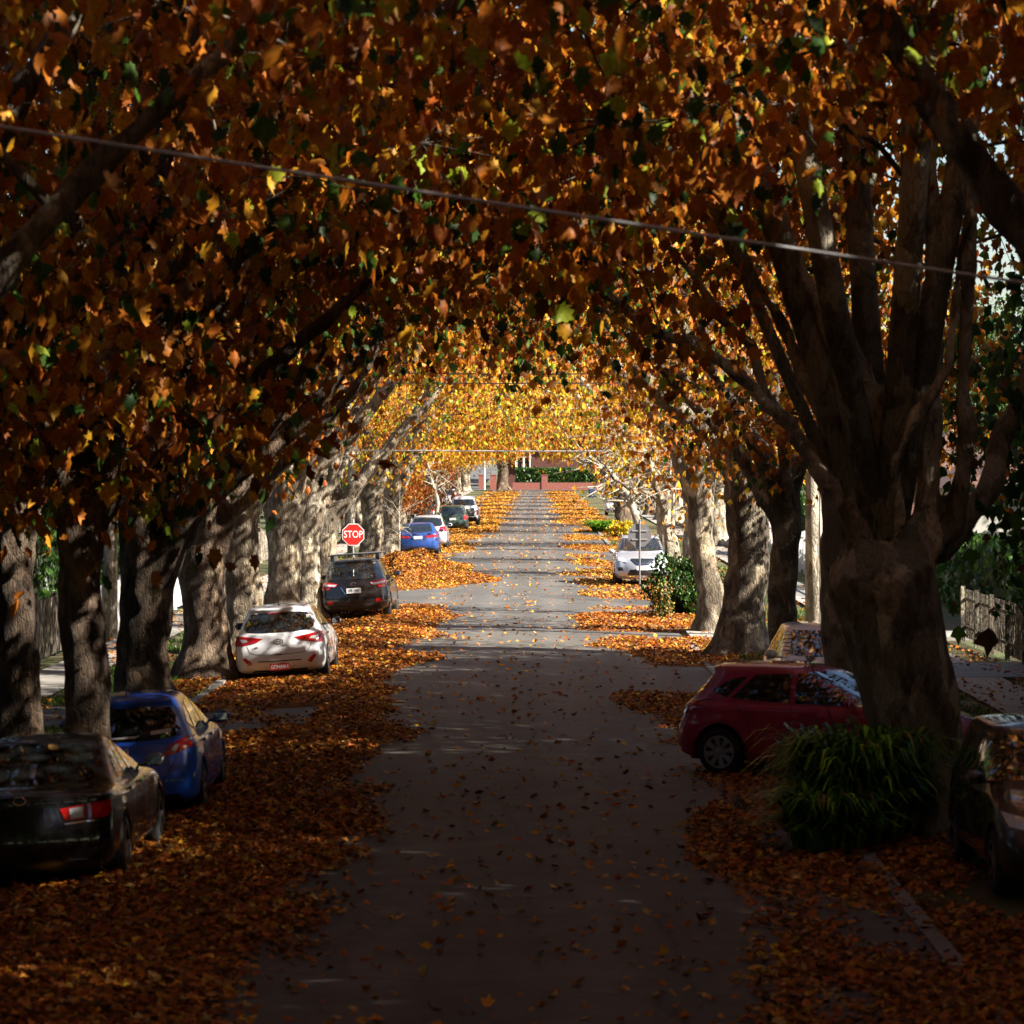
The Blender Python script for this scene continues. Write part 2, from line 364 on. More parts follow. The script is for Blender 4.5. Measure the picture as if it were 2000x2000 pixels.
def leaf_mesh(name, pos, size, col, T, hang=True, tilt=.35):
    n = len(pos); P, F = T
    if hang:       # leaf hangs from its stalk: local -y up, tip (+y) down with a wide scatter
        yaw = rng.uniform(0, 2*np.pi, n); pitch = rng.normal(0, .55, n); roll = rng.normal(0, .6, n)
        ty = np.stack([np.sin(pitch)*np.cos(yaw), np.sin(pitch)*np.sin(yaw), -np.cos(pitch)], 1)
        a = np.stack([-np.sin(yaw), np.cos(yaw), np.zeros(n)], 1)
        a = a*np.cos(roll)[:,None] + np.cross(ty, a)*np.sin(roll)[:,None]
    else:
        yaw = rng.uniform(0, 2*np.pi, n); up = np.stack([rng.normal(0, tilt, n), rng.normal(0, tilt, n), np.where(rng.random(n) < .5, 1., -1.)], 1)
        up /= np.linalg.norm(up, axis=1)[:,None]
        d = np.stack([np.cos(yaw), np.sin(yaw), np.zeros(n)], 1)
        a = np.cross(d, up); a /= np.linalg.norm(a, axis=1)[:,None]; ty = np.cross(up, a)
    nz = np.cross(a, ty)
    curl = rng.uniform(.3, 2.8, n)
    S = size[:,None,None]
    V = pos[:,None,:] + S*(P[None,:,0,None]*a[:,None,:]*rng.uniform(.55,1.05,n)[:,None,None] + P[None,:,1,None]*ty[:,None,:] + (P[None,:,2]*curl[:,None])[:,:,None]*nz[:,None,:])
    k = len(P); FF = (F[None] + (np.arange(n)*k)[:,None,None]).reshape(-1, 3)
    return np_mesh(name, V.reshape(-1,3), FF, np.repeat(col, k, axis=0))

# ------------------------------------------------------------------ trees
def curve_pts(a, b, bend, n):
    a = np.array(a, float); b = np.array(b, float); t = np.linspace(0, 1, n)[:,None]
    return a*(1-t) + b*t + np.sin(np.pi*t)*np.array(bend)[None]
def crown_points(tx, side, n, lo, hi, ry, seed, reach=8.0, back=4.5, arch=.9):
    """attraction points (relative to the trunk), crown leaning over the street; side=+1: street lies at +x"""
    r = np.random.default_rng(seed); out = []
    while len(out) < n:
        u = r.uniform(-back, reach); v = r.uniform(-ry, ry); z = r.uniform(lo-.8, hi)
        cu = (reach-back)/2; ru = (reach+back)/2
        e = ((u-cu)/ru)**2 + (v/ry)**2
        if e > 1: continue
        top = hi - (hi-lo)*.75*e
        bot = lo + .5*math.sin(u*1.3+v) + r.normal(0, .25) + arch*min(1, max(0, (u-1.2)/1.6)) - (.3 if u < 0 else 0)
        if z > top or z < bot: continue
        out.append((u*side, v, z))
    return np.array(out)
def build_tree(name, x, y, side, label, seed, r0=.5, fork=2.9, lean=(0,0), limbs=None, n_cl=130, per=75, lod=T0, lsize=.19,
               lo=4.2, hi=13, ry=5.0, reach=8.0, back=4.5, pal=None, bark='bark', group=None, vox=.06, twigs=4, spread=.62, cat='tree', flare=1.5, twigmat=None, crown_filter=None, limb_n=6, remesh_disp=.05, arch=.9, upper=None):
    r = np.random.default_rng(seed); root = empty(name, (x, y, 0), 0, label, cat, group); pal = pal or dict(orange=4, deep=3, rust=2, gold=2, brown=1, lime=.4, green=.4)
    # trunk
    bm = bmesh.new(); top = Vector((lean[0], lean[1], fork))
    zs = np.linspace(-.25, fork, 9); pts = []; rad = []
    for z in zs:
        t = max(0, z/fork); pts.append((lean[0]*t + .05*math.sin(z*2+seed), lean[1]*t, z))
        rad.append(r0*(1 + (flare-1)*math.exp(-max(z, 0)*3.2) - .10*math.sin(math.pi*t) + .08*max(0, t-.8)/.2))
    tube(bm, pts, rad, 14)
    tube(bm, [pts[-2], pts[-1], (lean[0]*1.08, lean[1], fork+r0*.35), (lean[0]*1.12, lean[1], fork+r0*.7)], [r0*.98, r0*1.0, r0*.78, r0*.3], 14)
    for k in range(6):     # root buttresses
        a = k*1.05 + r.uniform(-.2,.2); d = Vector((math.cos(a), math.sin(a), 0))
        tube(bm, [d*r0*.55+Vector((0,0,.65)), d*r0*1.05+Vector((0,0,.2)), d*r0*1.75*flare/1.5+Vector((0,0,-.12))], [r0*.3, r0*.3, r0*.14], 8)
    nodes = []; parent_of = []; locked = []
    def add(p, par): nodes.append(np.array(p, float)); parent_of.append(par); return len(nodes)-1
    base = add(top, -1)
    if limbs is None:
        limbs = []
        for k in range(limb_n):
            a = (k/limb_n)*2*math.pi + r.uniform(-.35, .35)
            tgt = np.array([side*((reach-back)/2*.8) + math.cos(a)*((reach+back)/2)*.55, math.sin(a)*ry*.6, lo + (hi-lo)*r.uniform(.35,.6)])
            limbs.append((tgt, r0*r.uniform(.4,.55)))
    for L in limbs:
        if len(L) == 2:
            tgt, rr = L; c = curve_pts(top, tgt, (0, 0, -.1 + r.uniform(-.5, .2)), 7)
        else:
            c0, rr, _ = L; c0 = [tuple(top)] + [tuple(q) for q in c0]; c = []
            for i in range(len(c0)-1):
                c += list(curve_pts(c0[i], c0[i+1], (0,0,0), 4)[:-1])
            c.append(np.array(c0[-1], float)); c = np.array(c)
        c[1:] += r.normal(0, .05, (len(c)-1, 3))
        m = len(c); start = 0
        rads = [rr*(1-.62*i/(m-1)) for i in range(m)]
        st = Vector(c[0]) - Vector((0,0,.55)) + Vector((c[1][0]-c[0][0], c[1][1]-c[0][1], 0)).normalized()*r0*.25
        tube(bm, [st] + [Vector(q) for q in c[1:]], [min(rr*1.25, r0*.8)] + rads[1:], 10)
        par = base
        for q in c[1:]: par = add(q, par)
    mats = M[bark]
    # crown
    P = crown_points(x, side, n_cl, lo, hi, ry, seed+5, reach, back, arch)
    if crown_filter is not None: P = np.array([p for p in P if crown_filter(p[0]+x, p[1]+y, p[2])])
    order = np.argsort(np.linalg.norm(P - np.array(top), axis=1)); nfix = len(nodes); segs = []
    for i in order:
        p = P[i]; N = np.array(nodes); d = np.linalg.norm(N - p, axis=1) + .25*np.maximum(0, N[:,2]-p[2]) + (N[:,2] < fork*1.01)*2
        j = int(np.argmin(d)); L = d[j]; m = max(2, int(L/.7))
        c = curve_pts(nodes[j], p, (r.normal(0,.06)*L, r.normal(0,.06)*L, .08*L), m+1); par = j
        for q in c[1:]: par = add(q, par)
    cnt = np.zeros(len(nodes)); ch = [0]*len(nodes)
    for k in range(len(nodes)-1, 0, -1):
        if k >= nfix and ch[k] == 0: cnt[k] += 1
        cnt[parent_of[k]] += cnt[k]; ch[parent_of[k]] += 1
    # branches: tubes along chains beyond the limbs (numpy)
    bV = []; bF = []; ns = 5; off = 0
    A = []; B = []; RA = []; RB = []
    for k in range(nfix, len(nodes)):
        j = parent_of[k]; A.append(nodes[j]); B.append(nodes[k])
        RB.append(.011*max(1, cnt[k])**.62); RA.append(min(.011*max(1, cnt[j])**.62, RB[-1]*1.5) if j >= nfix else RB[-1]*1.15)
    for k in range(1, nfix):      # the wood inside the limbs, so that every branch starts from wood
        A.append(nodes[parent_of[k]]); B.append(nodes[k]); RA.append(.03); RB.append(.03)
    for p in P:      # twigs
        for t in range(twigs):
            d = np.array([r.normal(0,1), r.normal(0,1), r.normal(-.25,.7)]); d /= np.linalg.norm(d)
            A.append(p); B.append(p + d*spread*r.uniform(.8, 1.7)); RA.append(.008); RB.append(.003)
    A = np.array(A); B = np.array(B); RA = np.array(RA); RB = np.array(RB)
    D = B-A; D /= (np.linalg.norm(D, axis=1)[:,None]+1e-9)
    U = np.cross(D, np.array([.3,.2,.93])); U /= np.linalg.norm(U, axis=1)[:,None]+1e-9; W = np.cross(D, U)
    ang = np.arange(ns)*2*np.pi/ns
    ra = A[:,None,:] - D[:,None,:]*RA[:,None,None]*.5 + RA[:,None,None]*(np.cos(ang)[None,:,None]*U[:,None,:] + np.sin(ang)[None,:,None]*W[:,None,:])
    rb = B[:,None,:] + RB[:,None,None]*(np.cos(ang)[None,:,None]*U[:,None,:] + np.sin(ang)[None,:,None]*W[:,None,:])
    V = np.concatenate([ra, rb], 1).reshape(-1,3); idx = np.arange(ns)
    f = np.stack([idx, (idx+1)%ns, (idx+1)%ns+ns, idx+ns], 1); F = (f[None] + (np.arange(len(A))*2*ns)[:,None,None]).reshape(-1,4)
    remesh('trunk', bm, vox, mats, root, remesh_disp, .45, 3, seed)
    link('crown_branches', np_mesh('crown_branches', V, F), M[twigmat or 'twig'], root)
    # leaves, in hanging tufts round the twigs
    if per:
        n = len(P)*per; cc = np.repeat(P, per, axis=0)
        g = r.normal(0, 1, (n,3)); g *= np.array([spread, spread, spread*.75])
        pos = cc + g; pos[:,2] -= .1
        keep = pos[:,2] > lo-1.4
        if crown_filter is not None:
            pass
        pos = pos[keep]; n = len(pos)
        size = lsize*r.uniform(.6, 1.2, n)
        col = palette(pal or dict(orange=4, deep=3, rust=2, gold=2, brown=1, lime=.4, green=.4), n)
        link('crown', leaf_mesh('crown', pos, size, col, lod), M['leaf'], root)
    if upper:      # coarse high leaf layer, added above the view to shade the foreground
        z0, z1, n = upper; q = r.normal(0, 1, (n,3)); q /= np.linalg.norm(q, axis=1)[:,None]; q *= (r.random(n)**.33)[:,None]
        cu = side*(reach-back)/2
        q = q*np.array([(reach+back)/2+.8, ry+1.2, (z1-z0)/2]) + np.array([cu, 0, (z0+z1)/2])
        link('crown_shade_layer', leaf_mesh('crown_shade_layer', q, .42*r.uniform(.7,1.2,n), palette(pal, n), T2), M['leaf'], root)
        bm = bmesh.new()
        for k in range(5):
            a = k*1.3+seed; tube(bm, [(lean[0], lean[1], fork), (cu*.5+math.cos(a)*1.5, math.sin(a)*1.5, (fork+z0)/2+1), (cu+math.cos(a)*3, math.sin(a)*3, z0+1), (cu+math.cos(a)*4, math.sin(a)*4, z1-2)], [r0*.3, r0*.24, .09, .03], 7)
        bm_obj('crown_limbs', bm, mats, root, smooth=True)
    return root
def copy_tree(o, loc, rz, sc, label):
    c = o.copy(); COL.objects.link(c); c.location = loc; c.rotation_euler = (0,0,rz); c.scale = (sc,sc,sc)
    c['label'] = label
    for ch in list(o.children):
        d = ch.copy(); COL.objects.link(d); d.parent = c
    return c
# ------------------------------------------------------------------ cars
# control rings (bottom -> roof): zr, yr, zs, zf, yf, hw   (y: 0 = rear end, L = front end)
BODY = {
 'hatch': dict(L=4.25, W=.885, wb=(.78, 3.4), wr=.315, rings=[
   (.22,.22,.18,.2,4.05,.76),(.30,.06,.24,.26,4.18,.84),(.42,.0,.36,.36,4.25,.875),(.56,.0,.5,.5,4.25,.885),(.70,.04,.64,.62,4.2,.885),
   (.82,.09,.76,.72,4.08,.875),(.91,.12,.86,.82,3.85,.86),(.955,.16,.92,.92,3.45,.835),(.985,.19,.955,.985,3.12,.81),
   (1.08,.26,1.06,1.08,2.88,.765),(1.2,.36,1.2,1.22,2.55,.70),(1.33,.44,1.335,1.36,2.2,.63),(1.405,.42,1.42,1.425,1.98,.575),(1.44,.52,1.452,1.455,1.8,.48),(1.465,.8,1.47,1.472,1.6,.3),(1.472,1.0,1.475,1.475,1.45,.12)]),
 'suv': dict(L=4.55, W=.905, wb=(.86, 3.6), wr=.345, rings=[
   (.28,.2,.26,.26,4.35,.78),(.38,.05,.32,.32,4.47,.86),(.5,.0,.45,.44,4.55,.9),(.66,.0,.6,.6,4.55,.905),(.82,.04,.76,.76,4.5,.9),
   (.94,.07,.88,.88,4.4,.89),(1.02,.1,.97,.96,4.2,.875),(1.07,.13,1.03,1.06,3.7,.85),(1.1,.16,1.07,1.13,3.3,.83),
   (1.2,.23,1.18,1.22,3.08,.785),(1.34,.34,1.34,1.36,2.75,.73),(1.5,.46,1.5,1.53,2.35,.67),(1.585,.44,1.59,1.605,2.1,.62),(1.625,.55,1.63,1.64,1.9,.53),(1.645,.85,1.65,1.655,1.7,.34),(1.655,1.1,1.66,1.66,1.5,.14)]),
 'sedan': dict(L=4.65, W=.9, wb=(.98, 3.72), wr=.325, rings=[
   (.22,.25,.18,.2,4.45,.77),(.31,.07,.24,.26,4.57,.85),(.43,.0,.36,.36,4.65,.885),(.58,.0,.5,.5,4.65,.9),(.74,.03,.64,.6,4.6,.9),
   (.88,.06,.76,.7,4.48,.89),(.98,.08,.86,.8,4.25,.875),(1.0,.3,.92,.9,3.8,.85),(1.01,.62,.955,.97,3.4,.82),
   (1.07,.8,1.06,1.06,3.15,.765),(1.19,1.05,1.18,1.2,2.85,.70),(1.31,1.33,1.31,1.33,2.5,.63),(1.38,1.52,1.39,1.395,2.25,.575),(1.41,1.7,1.42,1.425,2.1,.47),(1.425,1.85,1.43,1.435,1.98,.3),(1.43,1.9,1.435,1.435,1.95,.12)]),
 'wagon': dict(L=4.2, W=.86, wb=(.75, 3.3), wr=.315, rings=[
   (.24,.2,.2,.2,4.0,.75),(.32,.05,.26,.27,4.12,.82),(.42,.0,.38,.38,4.2,.85),(.56,.0,.5,.5,4.2,.86),(.7,.03,.64,.62,4.15,.86),
   (.84,.05,.78,.76,4.0,.855),(.94,.07,.9,.86,3.75,.845),(.98,.09,.95,.96,3.4,.83),(1.01,.11,.99,1.03,3.2,.815),
   (1.1,.16,1.1,1.12,3.05,.775),(1.25,.24,1.25,1.27,2.8,.73),(1.4,.32,1.4,1.43,2.45,.69),(1.47,.34,1.485,1.5,2.25,.64),(1.51,.42,1.52,1.525,2.1,.54),(1.535,.6,1.54,1.54,1.95,.36),(1.545,.8,1.55,1.55,1.8,.14)]),
 'ute': dict(L=5.2, W=.94, wb=(1.15, 4.3), wr=.39, rings=[
   (.45,.15,.38,.34,5.0,.8),(.5,.04,.42,.42,5.1,.88),(.62,.0,.55,.55,5.2,.92),(.78,.0,.7,.7,5.2,.94),(.92,.02,.86,.86,5.16,.94),
   (1.04,.03,.98,.98,5.05,.93),(1.1,.04,1.08,1.06,4.85,.915),(1.12,.3,1.11,1.12,4.4,.88),(1.13,1.35,1.13,1.18,4.0,.84),
   (1.22,1.42,1.22,1.26,3.85,.8),(1.4,1.5,1.4,1.42,3.55,.755),(1.6,1.6,1.6,1.62,3.2,.71),(1.7,1.66,1.7,1.71,3.0,.66),(1.74,1.78,1.75,1.75,2.85,.56),(1.76,1.95,1.765,1.765,2.7,.38),(1.77,2.1,1.775,1.775,2.55,.15)]),
}
def catmull(Rg, sub=3):
    Rg = np.array(Rg, float); n = len(Rg); out = []
    for i in range(n-1):
        p0, p1, p2, p3 = Rg[max(i-1,0)], Rg[i], Rg[i+1], Rg[min(i+2,n-1)]
        for s in range(sub):
            t = s/sub
            out.append(.5*((2*p1)+(-p0+p2)*t+(2*p0-5*p1+4*p2-p3)*t*t+(-p0+3*p1-3*p2+p3)*t**3))
    out.append(Rg[-1]); return out
def body_bm(kind):
    S = BODY[kind]; rings = catmull(S['rings']); bm = bmesh.new(); grid = []
    nE, nA, nS = 8, 6, 34
    for (zr, yr, zs, zf, yf, hw) in rings:
        hl = yf-yr; rc = min(.24, hw*.45, hl*.3); br = .09*hw/.88; bf = .2*hw/.88
        if zs < .25: rc = min(rc, .16)
        pts = []
        for i in range(nE+1):
            u = i/nE; x = u*(hw-rc); pts.append((x, yr+br*u*u))
        for i in range(1, nA+1):
            a = i/nA*math.pi/2; pts.append((hw-rc+rc*math.sin(a), yr+br+rc*1.05*(1-math.cos(a))))
        y0 = yr+br+rc*1.05; y1 = yf-bf-rc*1.25
        for i in range(1, nS): pts.append((hw, y0+(y1-y0)*i/nS))
        for i in range(0, nA+1):
            a = i/nA*math.pi/2; pts.append((hw-rc+rc*math.cos(a), y1+rc*1.25*math.sin(a)))
        for i in range(nE-1, -1, -1):
            u = i/nE; x = u*(hw-rc); pts.append((x, yf-bf*u*u))
        full = pts + [(-x, y) for x, y in pts[-2:0:-1]]
        row = []
        for x, y in full:
            t = (y-yr)/hl; z = zs + (zr-zs)*max(0, 1-t/.35)**2 + (zf-zs)*max(0, 1-(1-t)/.35)**2
            s = 1 - .05*abs(2*t-1)**3 if abs(x) > .3 else 1
            x *= s
            if abs(x) > hw*.55:      # wheel arches
                for yw in S['wb']:
                    Rr = S['wr']+.065; dy = y-yw; dz = z-S['wr']
                    d = math.hypot(dy, dz)
                    if d < Rr and z < S['wr']+Rr:
                        z = S['wr'] + math.sqrt(max(0, Rr*Rr-dy*dy))
                    elif d < Rr+.09 and abs(x) > hw*.9: x += math.copysign(.012, x)
            row.append(bm.verts.new((x, y, z)))
        grid.append(row)
    n = len(grid[0])
    for a, b in zip(grid, grid[1:]):
        for j in range(n):
            try: bm.faces.new((a[j], a[(j+1)%n], b[(j+1)%n], b[j]))
            except ValueError: pass
    c = bm.verts.new(sum((v.co for v in grid[-1]), Vector())/n)
    for j in range(n): bm.faces.new((grid[-1][j], grid[-1][(j+1)%n], c))
    bmesh.ops.remove_doubles(bm, verts=bm.verts, dist=.0008)
    bmesh.ops.recalc_face_normals(bm, faces=bm.faces)
    return bm
DIRS = {'rear': (0,1,0), 'front': (0,-1,0), 'right': (-1,0,0), 'left': (1,0,0), 'top': (0,0,-1)}
class Skin:
    """projects flat outlines onto the curved body so lamps, windows and seams follow it"""
    def __init__(s, bm): s.bvh = BVHTree.FromBMesh(bm)
    def put(s, p, view, off):
        a, b = p; d = Vector(DIRS[view])
        o = {'rear': Vector((a,-3,b)), 'front': Vector((a,9,b)), 'right': Vector((3,a,b)), 'left': Vector((-3,a,b)), 'top': Vector((a,b,4))}[view]
        h = s.bvh.ray_cast(o, d, 9)
        if h[0] is None or (view in ('left','right') and abs(h[0].x) < .05): 
            q = o + d*(3 if view != 'top' else 3); h = s.bvh.find_nearest(q)
        n = h[1]; n = n if n.dot(d) < 0 else -n
        return h[0] + n*off, n
    def patch(s, name, poly, view, mat, parent, off=.006, grid=.06, thick=.012, smooth=True):
        bm = bmesh.new(); vs = [bm.verts.new((p[0], p[1], 0)) for p in poly]; bm.faces.new(vs)
        xs = [p[0] for p in poly]; zs = [p[1] for p in poly]
        for ax, lo, hi in ((0, min(xs), max(xs)), (1, min(zs), max(zs))):
            k = max(1, int((hi-lo)/grid))
            for i in range(1, k+1):
                c = lo+(hi-lo)*i/(k+1); co = [0,0,0]; co[ax] = c; no = [0,0,0]; no[ax] = 1
                bmesh.ops.bisect_plane(bm, geom=bm.verts[:]+bm.edges[:]+bm.faces[:], plane_co=co, plane_no=no)
        bmesh.ops.triangulate(bm, faces=[f for f in bm.faces if len(f.verts) > 4])
        bound = [e for e in bm.edges if len(e.link_faces) == 1]
        base = {}
        for v in bm.verts[:]:
            q, n = s.put((v.co.x, v.co.y), view, off); base[v] = (q, n)
        ext = bmesh.ops.extrude_edge_only(bm, edges=bound)['geom']
        new = [g for g in ext if isinstance(g, bmesh.types.BMVert)]
        for v in new:
            q, n = s.put((v.co.x, v.co.y), view, off); v.co = q - n*thick
        for v, (q, n) in base.items(): v.co = q
        bmesh.ops.recalc_face_normals(bm, faces=bm.faces)
        # keep outward
        cn = sum((f.normal for f in bm.faces if all(v in base for v in f.verts)), Vector())
        if cn.dot(Vector(DIRS[view])) > 0: bmesh.ops.reverse_faces(bm, faces=bm.faces)
        return bm_obj(name, bm, mat, parent, smooth=False)
    def line(s, bm, pts, view, wd=.007, off=.003, step=.05):
        P = []
        for (a, b), (c, d) in zip(pts, pts[1:]):
            L = math.hypot(c-a, d-b); k = max(1, int(L/step))
            for i in range(k): P.append((a+(c-a)*i/k, b+(d-b)*i/k))
        P.append(pts[-1]); prev = None
        for i, p in enumerate(P):
            q = P[min(i+1, len(P)-1)]; r_ = P[max(i-1, 0)]; t = Vector((q[0]-r_[0], q[1]-r_[1])).normalized(); nn = Vector((-t.y, t.x))*wd/2
            a = bm.verts.new(s.put((p[0]+nn.x, p[1]+nn.y), view, off)[0]); b = bm.verts.new(s.put((p[0]-nn.x, p[1]-nn.y), view, off)[0])
            if prev: bm.faces.new((prev[0], prev[1], b, a))
            prev = (a, b)
def sym(poly): return [(-x, z) for x, z in poly][::-1]
def text_obj(name, body, size, mat, parent, loc, rot, sx=1.0, ext=.002):
    cu = bpy.data.curves.new(name, 'FONT'); cu.body = body; cu.size = size; cu.align_x = 'CENTER'; cu.align_y = 'CENTER'; cu.extrude = ext; cu.resolution_u = 3
    o = bpy.data.objects.new(name+'_t', cu); COL.objects.link(o)
    dg = bpy.context.evaluated_depsgraph_get(); dg.update()
    me = bpy.data.meshes.new_from_object(o.evaluated_get(dg)); bpy.data.objects.remove(o)
    me.transform(Matrix.Diagonal((sx,1,1,1))); me.materials.clear()
    t = link(name, me, mat, parent, smooth=False); t.location = loc; t.rotation_euler = rot
    return t
def wheel(parent, x, y, r, wd, spokes, side, rim='alloy', cap=False):
    bm = bmesh.new(); o = wd/2
    lathe(bm, [(-o, r*.66),(-o*1.02, r*.8),(-o*.95, r*.93),(-o*.75, r*.985),(-o*.3, r),(o*.3, r),(o*.75, r*.985),(o*.95, r*.93),(o*1.02, r*.8),(o, r*.66)], 'x', 40, cap=False)
    wo_ = bm_obj('wheel', bm, M['rubber'], parent, smooth=True); wo_.location = (x, y, r)
    bm = bmesh.new(); f = side*o
    lathe(bm, [(f*.75, r*.68),(f*1.01, r*.68),(f*1.0, r*.63),(f*.55, r*.6),(f*.5, .01)] if side > 0 else [(f*.5, .01),(f*.55, r*.6),(f*1.0, r*.63),(f*1.01, r*.68),(f*.75, r*.68)], 'x', 40, cap=False)
    bmb = bm_obj('rim', bm, M['under'], wo_, smooth=True)
    bm = bmesh.new(); n = 40
    for k in range(n):          # bright rim lip
        a0, a1 = 2*math.pi*k/n, 2*math.pi*(k+1)/n
        q = [bm.verts.new((f*1.03, r*rr*math.cos(a), r*rr*math.sin(a))) for rr, a in ((.69,a0),(.69,a1),(.6,a1),(.6,a0))]; bm.faces.new(q)
    for k in range(spokes):
        a = 2*math.pi*k/spokes + .2
        for (r0_, r1_, w0, w1) in ((.08, .62, .075, .05 if not cap else .1),):
            c, s_ = math.cos(a), math.sin(a)
            def P(rr, ww, xx): return (xx, r*rr*c - r*ww*s_, r*rr*s_ + r*ww*c)
            w0_, w1_ = (.085, .06) if not cap else (.07, .13)
            vs = [bm.verts.new(P(.05, -w0_, f*.86)), bm.verts.new(P(.05, w0_, f*.86)), bm.verts.new(P(.63, w1_, f*1.0)), bm.verts.new(P(.63, -w1_, f*1.0)),
                  bm.verts.new(P(.05, -w0_, f*.5)), bm.verts.new(P(.05, w0_, f*.5)), bm.verts.new(P(.63, w1_, f*.6)), bm.verts.new(P(.63, -w1_, f*.6))]
            for g in ((0,1,2,3),(0,4,5,1),(1,5,6,2),(3,2,6,7),(0,3,7,4)): bm.faces.new([vs[i] for i in g])
    lathe(bm, [(f*.7, r*.15),(f*.95, r*.15),(f*.98, r*.1),(f*.99, .005)], 'x', 16)
    bmesh.ops.recalc_face_normals(bm, faces=bm.faces)
    bm_obj('spokes', bm, M[rim], wo_)
    return wo_
def mirror(parent, x, y, z, side, mat, facing_rear=True):
    bm = bmesh.new(); vs = box(bm, 0, .2, -.05, .07, -.06, .075)
    bmesh.ops.bevel(bm, geom=bm.edges[:], offset=.035, segments=3, affect='EDGES', clamp_overlap=True)
    box(bm, -.1, .03, 0, .04, -.05, -.02)
    for v in bm.verts: v.co = Vector((v.co.x*side + x, v.co.y + y, v.co.z + z))
    if side < 0: bmesh.ops.reverse_faces(bm, faces=bm.faces)
    mo = bm_obj('mirror', bm, mat, parent, smooth=True)
    bm = bmesh.new(); a = x + side*.025; b = x + side*.175
    bm.faces.new([bm.verts.new(p) for p in ((a, y-.054, z-.035),(b, y-.054, z-.035),(b, y-.054, z+.05),(a, y-.054, z+.05))])
    bm_obj('mirror_glass', bm, M['mirror_glass'], mo)
M['mirror_glass'] = simple('mirror_glass', (.5,.55,.6), rough=.05, metal=1)
SIDEWIN = {  # (y,z) outlines; rear door glass, front door glass
 'hatch': [[(.92,1.02),(1.75,.985),(1.72,1.36),(1.2,1.335)], [(1.83,.985),(2.82,.965),(2.3,1.31),(1.8,1.362)], [(.62,1.12),(.84,1.03),(1.1,1.31),(.9,1.28)]],
 'suv': [[(.98,1.13),(1.9,1.1),(1.88,1.53),(1.25,1.5)], [(1.98,1.1),(3.0,1.08),(2.45,1.46),(1.96,1.535)], [(.6,1.2),(.9,1.14),(1.15,1.48),(.8,1.42)]],
 'sedan': [[(1.3,1.0),(2.05,.985),(2.03,1.335),(1.6,1.3)], [(2.12,.985),(3.05,.97),(2.55,1.29),(2.1,1.34)]],
 'wagon': [[(1.0,1.04),(1.85,1.03),(1.85,1.43),(1.05,1.42)], [(1.93,1.03),(2.95,1.02),(2.5,1.38),(1.93,1.43)], [(.45,1.06),(.92,1.05),(.96,1.41),(.6,1.38)]],
 'ute': [[(1.72,1.2),(2.6,1.19),(2.6,1.64),(1.82,1.62)], [(2.68,1.19),(3.72,1.18),(3.25,1.58),(2.68,1.64)]],
}
REARWIN = {'hatch': [(-.60,.99),(-.3,.965),(.3,.965),(.60,.99),(.665,1.06),(.66,1.13),(.54,1.315),(.25,1.345),(-.25,1.345),(-.54,1.315),(-.66,1.13),(-.665,1.06)],
 'suv': [(-.62,1.13),(-.3,1.11),(.3,1.11),(.62,1.13),(.7,1.2),(.62,1.5),(.3,1.53),(-.3,1.53),(-.62,1.5),(-.7,1.2)],
 'sedan': [(-.62,1.035),(0,1.02),(.62,1.035),(.52,1.34),(.2,1.365),(-.2,1.365),(-.52,1.34)],
 'wagon': [(-.62,1.04),(0,1.03),(.62,1.04),(.67,1.1),(.585,1.42),(.25,1.44),(-.25,1.44),(-.585,1.42),(-.67,1.1)],
 'ute': [(-.66,1.22),(.66,1.22),(.6,1.6),(-.6,1.6)]}
WSHIELD = {'hatch': [(-.66,1.02),(-.35,1.0),(.35,1.0),(.66,1.02),(.53,1.375),(-.53,1.375)], 'suv': [(-.7,1.17),(-.35,1.15),(.35,1.15),(.7,1.17),(.58,1.55),(-.58,1.55)],
 'sedan': [(-.66,1.0),(0,.98),(.66,1.0),(.52,1.35),(-.52,1.35)], 'wagon': [(-.68,1.06),(0,1.04),(.68,1.06),(.6,1.44),(-.6,1.44)], 'ute': [(-.72,1.22),(0,1.2),(.72,1.22),(.63,1.65),(-.63,1.65)]}
